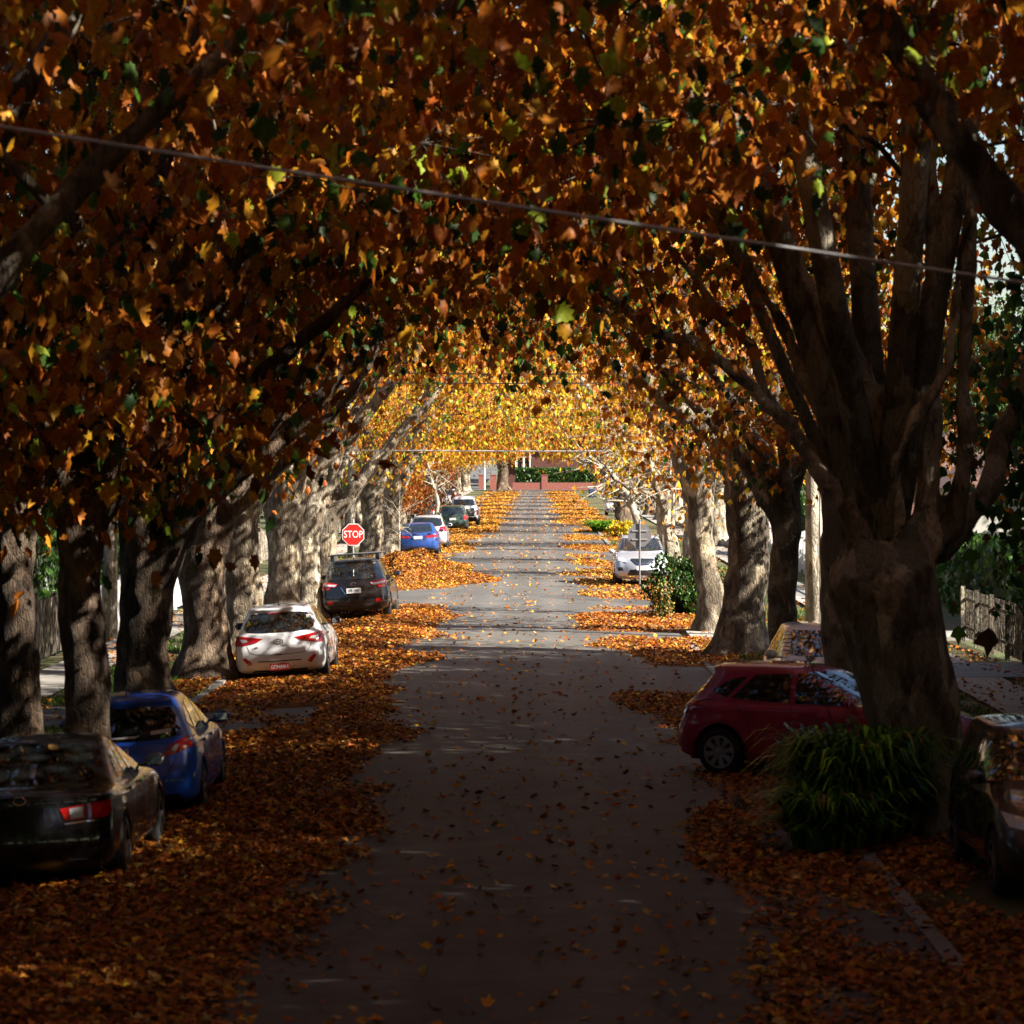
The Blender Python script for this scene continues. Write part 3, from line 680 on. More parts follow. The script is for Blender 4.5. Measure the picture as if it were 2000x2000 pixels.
def car(name, kind, loc, rz, roll, mat, label, lamps=None, plate=None, plate_z=.36, plate_mat='plate_white', badge=None, spokes=5, rim='alloy', cap=False,
        hatch_seam=None, lower=None, rails=None, front=False, cat='car', group=None, mirr=True, mirror_mat=None, pitch=0, extra=None, detail=True, roofm=None):
    root = empty(name, loc, rz, label, cat, group); root.rotation_euler = (pitch, roll, rz)
    S = BODY[kind]; bm = body_bm(kind); sk = Skin(bm)
    body = bm_obj('body', bm, mat, root, smooth=True)
    L = S['L']; W = S['W']
    bm = bmesh.new()
    z0 = .2 if kind not in ('suv','ute') else .3
    box(bm, -W*.8, W*.8, .3, L-.35, z0, S['wr']*2+.02)
    bm_obj('underbody', bm, M['under'], root)
    for yw in S['wb']:
        for sd_ in (-1, 1): wheel(root, sd_*(W-.115), yw, S['wr'], .21, spokes, sd_, rim, cap)
    sk.patch('rear_window', REARWIN[kind], 'rear', M['glass'], root, off=.007)
    sk.patch('windscreen', WSHIELD[kind], 'front', M['glass'], root, off=.007)
    for poly in SIDEWIN[kind]:
        sk.patch('side_window', poly, 'right', M['glass'], root, off=.006)
        sk.patch('side_window', poly, 'left', M['glass'], root, off=.006)
    if lamps:
        for i, (p, m) in enumerate(lamps):
            sk.patch('tail_light', p, 'rear', M[m], root, off=.014+.006*i, thick=.03, grid=.035)
            sk.patch('tail_light', sym(p), 'rear', M[m], root, off=.014+.006*i, thick=.03, grid=.035)
    def gap(pts, v, wd_=.007):
        bm = bmesh.new(); sk.line(bm, pts, v, wd_); bm_obj('panel_gap', bm, M['seam'], root)
    if detail:
        wz = {'hatch': (.98, .3, 1.79), 'suv': (1.09, .38, 1.94), 'sedan': (.98, .3, 2.08), 'wagon': (1.02, .32, 1.89), 'ute': (1.18, .5, 2.64)}[kind]
        for v in ('right', 'left'):
            gap([(wz[2], wz[0]), (wz[2], wz[1])], v)
            yb = S['wb'][0]
            gap([(yb+.18, wz[0]), (yb+.42, S['wr']*2+.12), (yb+.46, wz[1]+.05)], v)
            gap([(S['wb'][1]-.42, wz[0]-.06), (S['wb'][1]-.45, wz[1]+.02)], v)
            gap([(yb+.46, wz[1]+.02), (S['wb'][1]-.45, wz[1]+.02)], v)
    if hatch_seam:
        gap(sym(hatch_seam)[:-1] + hatch_seam, 'rear', .009)
    # door handles
    if detail:
        for v, sgn in (('right', 1), ('left', -1)):
            for yh in (SIDEWIN[kind][0][0][0]+.18, SIDEWIN[kind][1][0][0]+.12):
                zh = wz[0]-.13
                sk.patch('door_handle', [(yh, zh), (yh+.2, zh), (yh+.2, zh+.032), (yh, zh+.032)], v, mat, root, off=.035, thick=.04)
    if lower:
        for p, m in lower: sk.patch('bumper_trim' if m == 'black' else 'reflector', p, 'rear', M[m], root, off=.008, thick=.02)
    if plate is not None:
        q, n = sk.put((0, plate_z), 'rear', .012)
        bm = bmesh.new(); box(bm, -.19, .19, -.008, .004, -.066, .066)
        po = bm_obj('number_plate', bm, M[plate_mat], root, bevel=.003); po.location = q + Vector((0,-.02,0)); 
        if plate: text_obj('plate_text', plate, .105, M['ink_white' if plate_mat == 'plate_red' else 'ink_dark'], po, (0,-.0105,-.002), (R(90),0,0), .72)
    if badge: badge(sk, root)
    if mirr:
        ym = SIDEWIN[kind][1][1][0]-.18; zm = SIDEWIN[kind][1][1][1]+.05
        for sd_ in (-1, 1): mirror(root, sd_*(W-.03), ym, zm, sd_, mirror_mat or mat)
    if rails: rails(root, sk)
    if front:
        front(sk, root)
    if extra: extra(sk, root)
    return root
def ring_badge(cx, cz, rx, rz_, view='rear', mat='chrome', inner=None, wd=.012, name='emblem'):
    def f(sk, root):
        bm = bmesh.new(); pts = [(cx+rx*math.cos(a), cz+rz_*math.sin(a)) for a in np.linspace(0, 2*math.pi, 25)]
        sk.line(bm, pts, view, wd, .012, .02)
        for ln in (inner or []): sk.line(bm, [(cx+a*rx, cz+b*rz_) for a, b in ln], view, wd, .013, .02)
        bm_obj(name, bm, M[mat], root)
    return f
# ------------------------------------------------------------------ street trees
NEARPAL = dict(orange=7, deep=1.8, rust=.7, gold=4.2, brown=.6, lime=.9, green=1.3, dgreen=.9)
GREENPAL = dict(orange=5, deep=1.4, rust=.5, gold=3.5, green=5, dgreen=4, lime=1.2, brown=.5)
MIDPAL = dict(orange=4, deep=2.4, rust=1.4, gold=3.5, yellow=2.2, green=.7, lime=.6, brown=.5)
FARPAL = dict(orange=3, gold=4, yellow=4, lime=1.6, green=.5, deep=1.2, rust=.6)
LG = 'plane trees along the left kerb'; RG = 'plane trees along the right kerb'
def T(y, side, label, **k):
    sd_ = 1 if side == 'l' else -1
    x = k.pop('x', -6.4 if side == 'l' else 4.5)
    return build_tree('plane_tree', x, y, sd_, label, int(y*3 + (side == 'r')), group=LG if side == 'l' else RG, **k)
near = dict(n_cl=145, per=76, lod=T0, pal=NEARPAL, ry=5.2, arch=2.5, lsize=.2, spread=.52, twigs=7, upper=(12.6, 20, 7000))
for yy, sd_, lb in ((3, 'l', 'plane tree added for shade on the left beside the camera, outside the picture'), (15, 'l', 'plane tree added for shade on the left just ahead of the camera, outside the picture'),
                    (2, 'r', 'plane tree added for shade on the right beside the camera, outside the picture'), (14, 'r', 'plane tree added for shade on the right just ahead of the camera, outside the picture')):
    T(yy, sd_, lb, x=-7.4 if sd_ == 'l' else 6.2, lo=7.4, hi=13, n_cl=90, per=60, lod=T2, lsize=.3, vox=.1, twigs=1, upper=(12, 20, 7000), ry=6.5)  # out-of-view trees with high crowns, added to shade the near street
T(27, 'l', 'nearest left plane tree in the picture, blurred orange leaves hanging in from the top left', x=-7.2, hi=12.5, lo=5.0, **{**near, 'lsize': .22})
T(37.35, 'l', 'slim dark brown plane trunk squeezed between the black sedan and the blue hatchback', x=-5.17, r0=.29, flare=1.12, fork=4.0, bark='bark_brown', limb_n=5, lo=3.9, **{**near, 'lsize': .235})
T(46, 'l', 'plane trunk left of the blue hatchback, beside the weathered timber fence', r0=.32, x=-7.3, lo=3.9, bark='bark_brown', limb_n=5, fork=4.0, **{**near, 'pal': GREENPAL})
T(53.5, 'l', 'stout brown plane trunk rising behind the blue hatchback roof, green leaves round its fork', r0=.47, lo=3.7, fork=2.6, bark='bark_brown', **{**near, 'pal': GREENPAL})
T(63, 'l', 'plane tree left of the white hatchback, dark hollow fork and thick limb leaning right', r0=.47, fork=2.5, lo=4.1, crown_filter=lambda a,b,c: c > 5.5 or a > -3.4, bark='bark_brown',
  limbs=[([(.15,0,3.3),(1.2,.3,4.4),(3.2,.5,6.6)], .34, 1), ([(-.35,0,3.4),(-.5,-.4,5.2),(-1.2,-1,8)], .3, 1), ((1.5,3,7.5), .2), ((.5,-3,7.5), .2), ((4,-2,7), .16)], **near)
T(71, 'l', 'mottled plane trunk directly behind the white hatchback, between two stouter trunks', r0=.43, fork=3.6, **{**near, 'per': 65, 'arch': 2.3, 'upper': None})
T(81, 'l', 'brown plane trunk with an overgrown collar behind the white hatchback roof', r0=.46, x=-6.3, fork=3.2, crown_filter=lambda a,b,c: c > 6.2 or a > -2.9, n_cl=120, per=75, lod=T1, pal=MIDPAL, arch=2.5)
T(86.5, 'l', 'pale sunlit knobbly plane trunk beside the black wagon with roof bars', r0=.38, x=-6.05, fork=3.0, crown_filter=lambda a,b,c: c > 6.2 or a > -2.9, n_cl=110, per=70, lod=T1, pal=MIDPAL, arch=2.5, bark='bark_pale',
  limbs=[([(.1,.0,3.6),(.45,.2,5.2),(1.3,.5,8)], .26, 1), ([(.5,-.1,3.5),(1.0,-.2,5.0),(2.6,-.5,7.5)], .2, 1), ((-1.5,1,7), .2), ((1.5,3,7), .15)])
T(92, 'l', 'dark brown plane tree left of the stop sign, a long limb sweeping right', r0=.4, x=-6.0, fork=2.5, crown_filter=lambda a,b,c: c > 6.2 or a > -2.9, n_cl=110, per=60, lod=T1, pal=MIDPAL, arch=2.5,
  limbs=[([(.6,0,3.1),(1.35,.1,4.1),(2.3,.2,5.1),(3.6,.3,6.6)], .27, 1), ([(-.05,0,3.4),(.1,.1,5),(.4,.2,7.5)], .25, 1), ([(.3,.3,3.6),(.9,.8,5),(1.4,2,7)], .2, 1), ((-1.5,-1,7), .18)])
T(125, 'l', 'grey plane tree just right of the stop sign', r0=.46, x=-6.35, fork=3.4, n_cl=120, per=60, lod=T1, pal=FARPAL, arch=1.5, lo=4.3)
T(141, 'l', 'leaning plane tree between the stop sign and the blue sedan, leaf heap at its foot', r0=.44, x=-6.5, fork=3.2, lean=(.3,0), n_cl=120, per=65, lod=T1, pal=FARPAL, arch=1.2, lo=3.9)
# right side
T(26, 'r', 'nearest right plane tree in the picture, only its dark branches at the top right', x=6.4, lo=5.0, crown_filter=lambda a,b,c: a < 1.4 or c > 7.4, **{**near, 'per': 85})
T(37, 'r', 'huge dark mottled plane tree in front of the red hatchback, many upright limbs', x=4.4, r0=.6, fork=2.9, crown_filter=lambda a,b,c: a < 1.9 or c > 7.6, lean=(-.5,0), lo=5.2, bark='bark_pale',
  limbs=[([(-.75,0,3.3),(-.78,0,3.8),(-.75,.1,5.1),(-1.5,.2,6.4),(-2.2,.4,8)], .26, 1), ([(-.6,-.1,3.8),(-.35,-.1,5.3),(-.3,0,8.5)], .19, 1),
         ([(-.1,.1,3.5),(.1,.2,5),(.05,.2,9)], .2, 1), ([(.25,0,3.4),(.45,0,5),(.5,-.2,9)], .17, 1), ([(-.35,-.1,3.3),(-.45,-.4,4.2),(.15,-.6,5.2),(.3,-.8,7)], .12, 1),
         ([(.5,.5,3.3),(1.3,1,5),(2,2,8)], .2, 1), ([(-.6,.1,3.5),(-1.1,.2,4.6),(-1.9,.4,6.2),(-3.0,.4,8)], .15, 1)], **{**near, 'n_cl': 150, 'per': 80})
T(48, 'r', 'plane trunk behind the red hatchback, with long dark limbs arching left over the street', x=4.47, r0=.35, fork=3.5, crown_filter=lambda a,b,c: a < 1.8 or c > 7.4, bark='bark_pale', lo=5.0,
  limbs=[([(-.3,-.1,4.0),(-.85,-.2,4.75),(-1.7,-.3,5.5),(-3.1,-.4,6.4),(-4.4,-.5,7.2)], .17, 1), ([(-.5,0,4.3),(-1.4,.2,5.8),(-2.6,.4,7.4)], .14, 1), ([(-.15,0,4.6),(-.6,0,6.2),(-1.2,.1,9)], .22, 1),
         ([(.15,0,4.6),(.3,.2,6.5),(.3,.2,10)], .22, 1), ((1.8,2,8), .16), ((1,-2,8), .16)], **{**near, 'per': 85})
T(61, 'r', 'dark shaded plane trunk standing right behind the broad root-flared trunk', x=4.55, r0=.3, fork=3.6, lean=(.0,0), flare=1.3, lo=4.6, n_cl=120, per=75, lod=T1, pal=NEARPAL, arch=2.2)
T(70, 'r', 'broad plane trunk with roots spreading over the verge beside the driveway', x=4.35, r0=.5, fork=4.2, lo=4.7, flare=1.9, n_cl=120, per=70, lod=T1, pal=MIDPAL, arch=2.5, lean=(.15,0))
T(79.5, 'r', 'curved plane trunk left of the broad root-flared trunk, sunlit on one side', x=4.2, r0=.35, fork=3.8, lean=(-.35,0), lo=4.6, n_cl=110, per=60, lod=T1, pal=MIDPAL, arch=2.5)
build_tree('street_tree', 3.95, 88.5, -1, 'thin pale crooked tree growing out of the ivy shrub, almost bare', 991, r0=.15, fork=2.1, lean=(-.4,0), flare=1.1, vox=.035, remesh_disp=.02,
  limbs=[([(-.62,0,2.95),(-.85,0,3.75),(-.95,.1,4.6),(-.9,.2,6.0)], .13, 1), ([(-.75,0,3.2),(-1.35,0,3.3),(-1.9,-.1,3.75),(-2.2,-.1,4.2),(-2.6,-.1,4.4)], .09, 1), ([(-.3,.2,2.9),(-.1,.3,3.9),(.2,.4,5.5)], .07, 1)],
  n_cl=70, per=14, lod=T1, lsize=.17, lo=3.4, hi=7.0, ry=2.0, reach=3.2, back=1.4, pal=dict(yellow=4, gold=4, orange=3, deep=1), bark='bark_pale', twigmat='pale_twig', twigs=6)
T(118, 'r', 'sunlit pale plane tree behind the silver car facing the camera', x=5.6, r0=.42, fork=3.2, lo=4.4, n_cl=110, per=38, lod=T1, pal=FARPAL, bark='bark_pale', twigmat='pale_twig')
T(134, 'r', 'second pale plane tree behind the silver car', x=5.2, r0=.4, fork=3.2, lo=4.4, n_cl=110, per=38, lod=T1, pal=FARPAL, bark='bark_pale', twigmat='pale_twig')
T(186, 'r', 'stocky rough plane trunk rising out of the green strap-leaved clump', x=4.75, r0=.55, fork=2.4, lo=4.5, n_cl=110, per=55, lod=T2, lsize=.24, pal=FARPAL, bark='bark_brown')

# far trees: three grown, the others copied
far = dict(lod=T2, lsize=.26, n_cl=110, per=65, vox=.09, twigs=2)
fa = build_tree('plane_tree', -9.2, 163, 1, 'first plane tree beyond the silver wagon on the left side of the street', 301, pal=MIDPAL, lo=4.2, group=LG, **far)
fb = build_tree('plane_tree', -9.0, 180, 1, 'second plane tree beyond the silver wagon on the left side of the street', 302, pal=FARPAL, lo=4.2, hi=12, group=LG, **far)
fc = build_tree('plane_tree', 8.6, 205, -1, 'first plane tree set back beyond the strap-leaved clump on the right', 303, pal=FARPAL, lo=4.2, hi=14, group=RG, bark='bark_pale', **far)
ordn = ['third','fourth','fifth','sixth','seventh','eighth','ninth','tenth','eleventh','twelfth','thirteenth','fourteenth','fifteenth','sixteenth']
for i, y in enumerate([197, 214, 231, 250, 270, 292, 315, 340, 366, 392, 418, 440]):
    copy_tree((fa, fb)[i%2], (-9.2 + random.uniform(-.5,.5), y, 0), random.uniform(-.35,.35), random.uniform(.9,1.08), f'{ordn[i]} plane tree beyond the silver wagon on the left side of the street')
for i, y in enumerate([158, 226, 246, 268, 290, 314, 340, 366, 392, 418, 440]):
    src = (fc, fb, fa)[i%3]; c = copy_tree(src, (8.6 + random.uniform(-.5,.5), y, 0), (0 if src is fc else math.pi) + random.uniform(-.35,.35), random.uniform(.9,1.08),
        'plane tree set back on the right just before the strap-leaved clump' if y == 158 else f'{ordn[i-2] if i > 1 else "second"} plane tree set back beyond the strap-leaved clump on the right'); c['group'] = RG
# garden trees behind the fences, with extra evergreens added to block light
yard = build_tree('garden_tree', 15.5, 30, -1, 'dark evergreen garden tree on the right, nearest the camera', 401, pal=dict(dgreen=5, green=3, brown=.3), lo=2.0, hi=12, reach=5, back=5, ry=5, lod=T1, lsize=.2, n_cl=130, per=150, vox=.1, twigs=1, group='garden trees behind the right fence')
for i, (x, y, s) in enumerate([(14, 41, 1.5), (14, 51, 1.45), (14.5, 62, 1.15), (22, 79, 1), (26, 100, 1.1), (21, 112, 1), (23, 140, 1.1), (22, 172, 1.1), (21, 195, 1), (22, 230, 1), (23, 270, 1.1), (22, 320, 1), (21, 370, 1.1), (20, 420, 1.0)]):  # the nearest three are enlarged to keep sun off the near road
    copy_tree(yard, (x, y, 0), i*1.3, s, f'{(["second","third"]+ordn[1:])[i]} dark evergreen garden tree on the right, counting away from the camera')
for i, (x, y, s) in enumerate([(13.5, -14, 1.5), (13.5, -3, 1.6), (14, 8, 1.5), (14, 19, 1.6), (13.5, 35, 1.4), (13, 27, 1.35), (22, -12, 1.9), (22.5, 2, 2.0), (22, 16, 1.9), (23, 30, 2.0), (22.5, 44, 1.9), (23, 55, 1.7), (31, 8, 2.2), (31, 28, 2.2), (31, 48, 2.1)]):  # dense rows added beyond the right fence to block the low sun
    copy_tree(yard, (x, y, 0), i*1.9+.3, s, f'tall dark evergreen added to block sun, right of the camera, {(["first","second"]+ordn)[i]} of its rows')
for i, (x, y, s) in enumerate([(-14.5, -10, 1.5), (-15, 4, 1.6), (-14.5, 18, 1.4), (-14.5, 29, 1.2), (-8, -26, 1.6), (0, -30, 1.7), (8, -26, 1.6), (-20, -30, 1.8), (20, -32, 1.8)]):  # added out of view to cut sky light and bright reflections
    copy_tree(yard, (x, y, 0), i*1.4+.9, s, f'unseen dark evergreen added for shade beside or behind the camera, {(["first","second"]+ordn)[i]} of nine')
for i, (x, y, s) in enumerate([(-15, 39, 1.3), (-16, 48, 1.2), (-14.5, 58, 1), (-18, 86, 1.1), (-21, 112, 1), (-15.5, 119, 1), (-18, 150, 1), (-16, 182, 1.1), (-19, 205, 1), (-17, 240, 1), (-18, 280, 1.1), (-19, 325, 1), (-19, 370, 1.1), (-20, 415, 1)]):
    c = copy_tree(yard, (x, y, 0), i*1.7+.5, s, f'{(["first","second"]+ordn)[i]} dark evergreen garden tree on the left, counting away from the camera'); c['group'] = 'garden trees behind the left fence'
for i, (x, y, s) in enumerate([(-34, 505, 1.3), (-22, 498, 1.25), (3, 500, 1.3), (14, 492, 1.2), (24, 500, 1.3), (36, 495, 1.2), (-4, 515, 1.5), (9, 520, 1.5), (-18, 530, 1.5), (-46, 500, 1.4), (48, 500, 1.4)]):
    c = copy_tree(yard, (x, y, 0), i*2.1, s*1.1, f'dark evergreen tree behind the brick house, {["at its left end","left of its roof","behind its right half","at its right end","right of the house","second to the right of the house","tall, behind its middle","tall, behind its right corner","beyond the rising street","farthest to the left","farthest to the right"][i]}'); c['group'] = 'evergreen trees closing the view'
T(457.8, 'l', 'stout plane trunk in front of the low brick wall at the end of the street', x=-5.0, r0=.85, fork=4.5, lo=6, lod=T2, lsize=.3, n_cl=80, per=50, vox=.12, pal=MIDPAL, bark='bark_brown', twigs=1)

# ------------------------------------------------------------------ fallen leaves
LIT = dict(orange=6, deep=3.5, gold=2, tan=1.4, rust=2.4, brown=1.6, yellow=.35)
def zone_noise(x, y, s=.35): return noise.noise(Vector((x*s, y*s*.45, 3.3)))
def bed_h(x, y):
    e = min(x+6.6, -(x+2.2 + .9*zone_noise(x, y) + (.5 if y > 60 else 0)))*.10
    h = min(.07, e) + .05*zone_noise(x*3, y*3) + .02*noise.noise(Vector((x*3.1,y*3.1,7)))
    if y > 110: h -= max(0, .02+.14*zone_noise(x*.7+9, y*.9))
    if 93 < y < 107: h -= .2*min(1, (y-93)/2, (107-y)/2)
    if 50.5 < y < 55.8 and x < -3.6: h -= .1
    return h
def bedR_h(x, y):
    e = min(x-1.7-1.0*zone_noise(x, y)-(0 if y < 75 else -.3), 4.6-x)*.10
    h = min(.05, e) + .06*zone_noise(x*3, y*2) + .02*noise.noise(Vector((x*3.1,y*3.1,7)))
    if y < 48: h -= .05
    if y > 92: h -= max(0, .03+.14*zone_noise(x*.7+4, y*.9))
    for a, b in ((58, 67), (76, 80), (88, 92)):
        if a < y < b: h -= .12*min(1, (y-a), (b-y))
    return h
def bed(name, xs, ys_, fn):
    V = np.array([(x, y, gz(x) + fn(x, y)) for y in ys_ for x in xs]); n = len(xs)
    F = np.array([(j*n+i, j*n+i+1, (j+1)*n+i+1, (j+1)*n+i) for j in range(len(ys_)-1) for i in range(n-1)])
    zc = V[F].max(axis=1)[:,2] - np.array([gz(x) for x in V[F].mean(axis=1)[:,0]]); F = F[zc > -.01]
    return link(name, np_mesh(name, V, F), M['litterbed'])
ya = np.concatenate([np.arange(6, 80, .22), np.arange(80, 160, .35), np.arange(160, 440, .9)])
bl = tag(bed('leaf_litter_bed', np.arange(-6.8, -1.2, .16), ya, bed_h), kind='stuff', label='deep drift of fallen orange leaves along the left gutter', cat='fallen leaves')
br = tag(bed('leaf_litter_bed', np.arange(.8, 4.9, .16), ya, bedR_h), kind='stuff', label='drift of fallen orange leaves along the right edge of the asphalt', cat='fallen leaves')
def scatter(n, x0, x1, y0, y1, fn, thr, jitter=.04):
    # y density falls with distance
    u = rng.random(n); y = y0*(y1/y0)**u; x = rng.uniform(x0, x1, n); out = []
    for a, b in zip(x.tolist(), y.tolist()):
        h = fn(a, b) if fn else 0
        if fn is None or h > thr + rng.normal(0, .012):
            out.append((a, b, gz(a) + max(h, 0) + .015 + abs(rng.normal(0, jitter*.5))))
    return np.array(out)
PL = scatter(225000, -6.9, -1.0, 12, 430, bed_h, -.012); PR = scatter(105000, .6, 5.0, 12, 430, bedR_h, -.012)
def litter(name, P, label, scale=1.0, tilt=.4, pal=LIT):
    size = .1*scale*rng.uniform(.55, 1.3, len(P))*(1+np.maximum(0, P[:,1]-80)/330)
    return tag(link(name, leaf_mesh(name, P, size, palette(pal, len(P)), T1, hang=False, tilt=tilt), M['fallen']), kind='stuff', label=label, cat='fallen leaves')
PLn, PLf = PL[PL[:,1] < 100], PL[PL[:,1] >= 100]; PRn, PRf = PR[PR[:,1] < 100], PR[PR[:,1] >= 100]
FL = dict(orange=4, gold=4, yellow=1.8, tan=3, deep=2, rust=1.6, brown=1.5)
litter('leaf_litter', PLf, 'yellow and tan leaves in patches along the left side beyond the side street', pal=FL)
litter('leaf_litter', PRf, 'yellow and tan leaves in patches along the right side beyond the ivy shrub', pal=FL)
litter('leaf_litter', PLn, 'curled orange and yellow leaves lying thick along the left gutter')
litter('leaf_litter', PRn, 'curled orange and yellow leaves lying along the right edge of the asphalt')
PM = scatter(4800, -3.4, 2.8, 12, 430, None, 0, .01); litter('scattered_leaves', PM, 'single fallen leaves scattered over the middle of the asphalt', 1.15, .45, dict(orange=6, gold=3, tan=3, deep=2))
# verges
PV1 = scatter(9000, -9.9, -6.3, 24, 200, lambda x, y: .03 if zone_noise(x, y, .5) > -.1 else -1, 0); PV2 = scatter(12000, 3.6, 9.5, 34, 200, lambda x, y: .03 if zone_noise(x, y, .5) > -.15 else -1, 0)
litter('leaf_litter', PV1, 'brown and orange leaves lying on the grass left of the plane trunks'); litter('leaf_litter', PV2, 'brown and orange leaves lying on the grass right of the street')
# the swept heaps
def heap(name, cx, cy, rx, ry_, h, label, n):
    xs = np.linspace(-1.15, 1.15, 60); V = []
    def hh(u, v):
        d = math.sqrt(u*u+v*v); e = max(0, 1-d*d)
        return h*e**.7*(1+.6*noise.noise(Vector((u*2.2+cx, v*2.2, 1)))) + .04*noise.noise(Vector((u*rx*4, v*ry_*4, 5))) - (.06 if d > 1 else 0)
    for v in xs:
        for u in xs: V.append((cx+u*rx, cy+v*ry_, gz(cx+u*rx)+hh(u, v)))
    k = len(xs); F = np.array([(j*k+i, j*k+i+1, (j+1)*k+i+1, (j+1)*k+i) for j in range(k-1) for i in range(k-1)])
    tag(link(name, np_mesh(name, np.array(V), F), M['litterbed']), kind='stuff', label=label, cat='leaf heap')
    o = bpy.context.scene.collection.objects[-1] if False else None
    uu = rng.uniform(-1.05, 1.05, (n,2)); P = np.array([(cx+u*rx, cy+v*ry_, gz(cx+u*rx)+max(0, hh(u, v))+.03) for u, v in uu.tolist() if u*u+v*v < 1.15])
    litter('leaf_litter', P, 'loose leaves on top of the ' + label, .95, .7, dict(orange=5, gold=2.2, yellow=.7, tan=1.6, deep=3.5, rust=3, brown=3))
heap('leaf_heap', -4.85, 118.5, 1.75, 6, .88, 'big heap of orange leaves beside the stop sign', 16000)
heap('leaf_heap', -3.4, 113, 2.0, 3.4, .22, 'low fan of leaves spilling onto the road in front of the big heap', 8000)
heap('leaf_heap', -4.9, 129, 1.3, 5, .45, 'rear heap of leaves in front of the blue sedan', 5000)
# grass
def grass(name, regs, n, label, h=.1, pal=dict(green=4, lime=1, dgreen=2)):
    P = []
    for _ in range(n*4):
        a, b, c, d = regs[random.randrange(len(regs))]; x = random.uniform(a, b); y = random.uniform(c, d)
        if noise.noise(Vector((x*.8, y*.4, 9))) > -.12: P.append((x, y, gz(x)))
        if len(P) >= n: break
    P = np.array(P); k = len(P); yaw = rng.uniform(0, 6.28, k); hh = h*rng.uniform(.4, 1.3, k)
    dx = np.stack([np.cos(yaw), np.sin(yaw), np.zeros(k)], 1)*.012; ln = np.stack([rng.normal(0,.5,k), rng.normal(0,.5,k), np.ones(k)], 1)*hh[:,None]
    V = np.stack([P-dx, P+dx, P+ln], 1).reshape(-1,3); F = np.arange(3*k).reshape(-1,3)
    return tag(link(name, np_mesh(name, V, F, np.repeat(palette(pal, k), 3, axis=0)), M['blade']), kind='stuff', label=label, cat='grass')
grass('grass', [(-8.6,-6.0,56,66),(-8.5,-6.1,46,51),(-8.6,-6.1,66,93)], 26000, 'patchy grass round the feet of the left plane trunks')
grass('grass', [(3.6,7.4,67,76),(3.6,7.4,80,100),(3.5,7.4,110,185),(-8.5,-6.2,110,150),(5.4,7.5,47,62)], 30000, 'patchy grass on the verge right of the street')
# ------------------------------------------------------------------ parked cars
P_white = paint('white_car_paint', (.78,.78,.8), dirt=.07); P_blk = paint('black_car_paint', (.004,.004,.006), rough=.2, dirt=.02)
P_blue = paint('blue_car_paint', (.01,.11,.7), metal=.0, dirt=.03); P_blue2 = paint('bright_blue_paint', (.01,.06,.28), metal=.2, dirt=.1)
P_red = paint('cherry_car_paint', (.42,.006,.05), metal=.1, dirt=.08); P_silver = paint('silver_car_paint', (.5,.51,.56), metal=.4, dirt=.06)
P_green = paint('dark_green_paint', (.008,.035,.025), dirt=.1); P_mar = paint('dark_maroon_paint', (.03,.006,.008), dirt=.1)
KG = 'cars parked along the left kerb'; RGp = 'cars parked on the right of the street'
def rear_sticker(poly, mat, name='sticker'): 
    return lambda sk, root: sk.patch(name, poly, 'rear', M[mat], root, off=.012, thick=.004)
def antenna(x, y, z):
    def f(sk, root):
        bm = bmesh.new(); tube(bm, [(x,y,z-.01),(x,y-.02,z+.03),(x,y-.1,z+.2)], [.02,.008,.004], 6); bm_obj('antenna', bm, M['black'], root)
    return f
def many(*fs): return lambda sk, root: [f(sk, root) for f in fs]
def topline(xs, y0, y1): 
    def f(sk, root):
        bm = bmesh.new()
        for x in xs: sk.line(bm, [(x, y0), (x*1.02, y1)], 'top', .022, .003)
        bm_obj('roof_strip', bm, M['seam'], root)
    return f
def wiper(a, b):
    def f(sk, root):
        bm = bmesh.new(); sk.line(bm, [a, b], 'rear', .02, .022); bm_obj('wiper', bm, M['black'], root)
    return f
def trims(view, polys, mat, name):
    def f(sk, root):
        for p in polys: sk.patch(name, p, view, M[mat], root, off=.012, thick=.02, grid=.05)
    return f
# white hatchback (red plate)
def h_text(sk, root):
    q, n = sk.put((-.44, .70), 'rear', .006); text_obj('model_letters', 'i30', .06, M['black'], root, q, (R(80),0,0))
car('hatchback', 'hatch', (-4.89, 62.4, -.06), 0, R(-3.8), P_white, 'white hatchback seen from behind with a red number plate, parked beside the mottled trunks',
    lamps=[([(.30,.865),(.5,.895),(.76,.93),(.85,.93),(.83,.74),(.72,.745),(.42,.80)], 'red_lens'), ([(.62,.86),(.74,.87),(.70,.80),(.58,.82)], 'clear_lens')],
    plate='GOHAN-1', plate_mat='plate_red', plate_z=.335, badge=many(ring_badge(0, .80, .085, .045, inner=[[(-.55,-.6),(-.3,.6)],[(-.35,0),(.35,.1)],[(.3,-.6),(.55,.6)]], wd=.014), h_text),
    spokes=5, hatch_seam=[(0,.555),(.45,.575),(.56,.62),(.62,.74)],
    lower=[([(.52,.40),(.6,.37),(.70,.50),(.66,.53),(.58,.47)], 'red_lens'), ([(-.52,.40),(-.58,.47),(-.66,.53),(-.70,.50),(-.6,.37)], 'red_lens'), ([(-.42,.43),(.42,.43),(.40,.448),(-.40,.448)], 'black'), ([(-.6,.2),(.6,.2),(.5,.27),(-.5,.27)], 'black')],
    extra=many(antenna(0, .75, 1.46), topline((-.5, .5), .72, 1.6), trims('rear', [[(-.2,1.318),(.2,1.318),(.2,1.338),(-.2,1.338)]], 'red_lens', 'brake_lamp'),
               trims('rear', [[(.52,1.2),(.58,1.2),(.58,1.26),(.52,1.26)]], 'ink_white', 'sticker'), trims('rear', [[(-.62,1.1),(-.52,1.13),(-.57,1.19)]], 'yellow', 'sticker'),
               trims('rear', [[(-.06,.568),(.06,.568),(.04,.548),(-.04,.548)]], 'black', 'boot_latch')), group=KG, mirror_mat=P_blk)
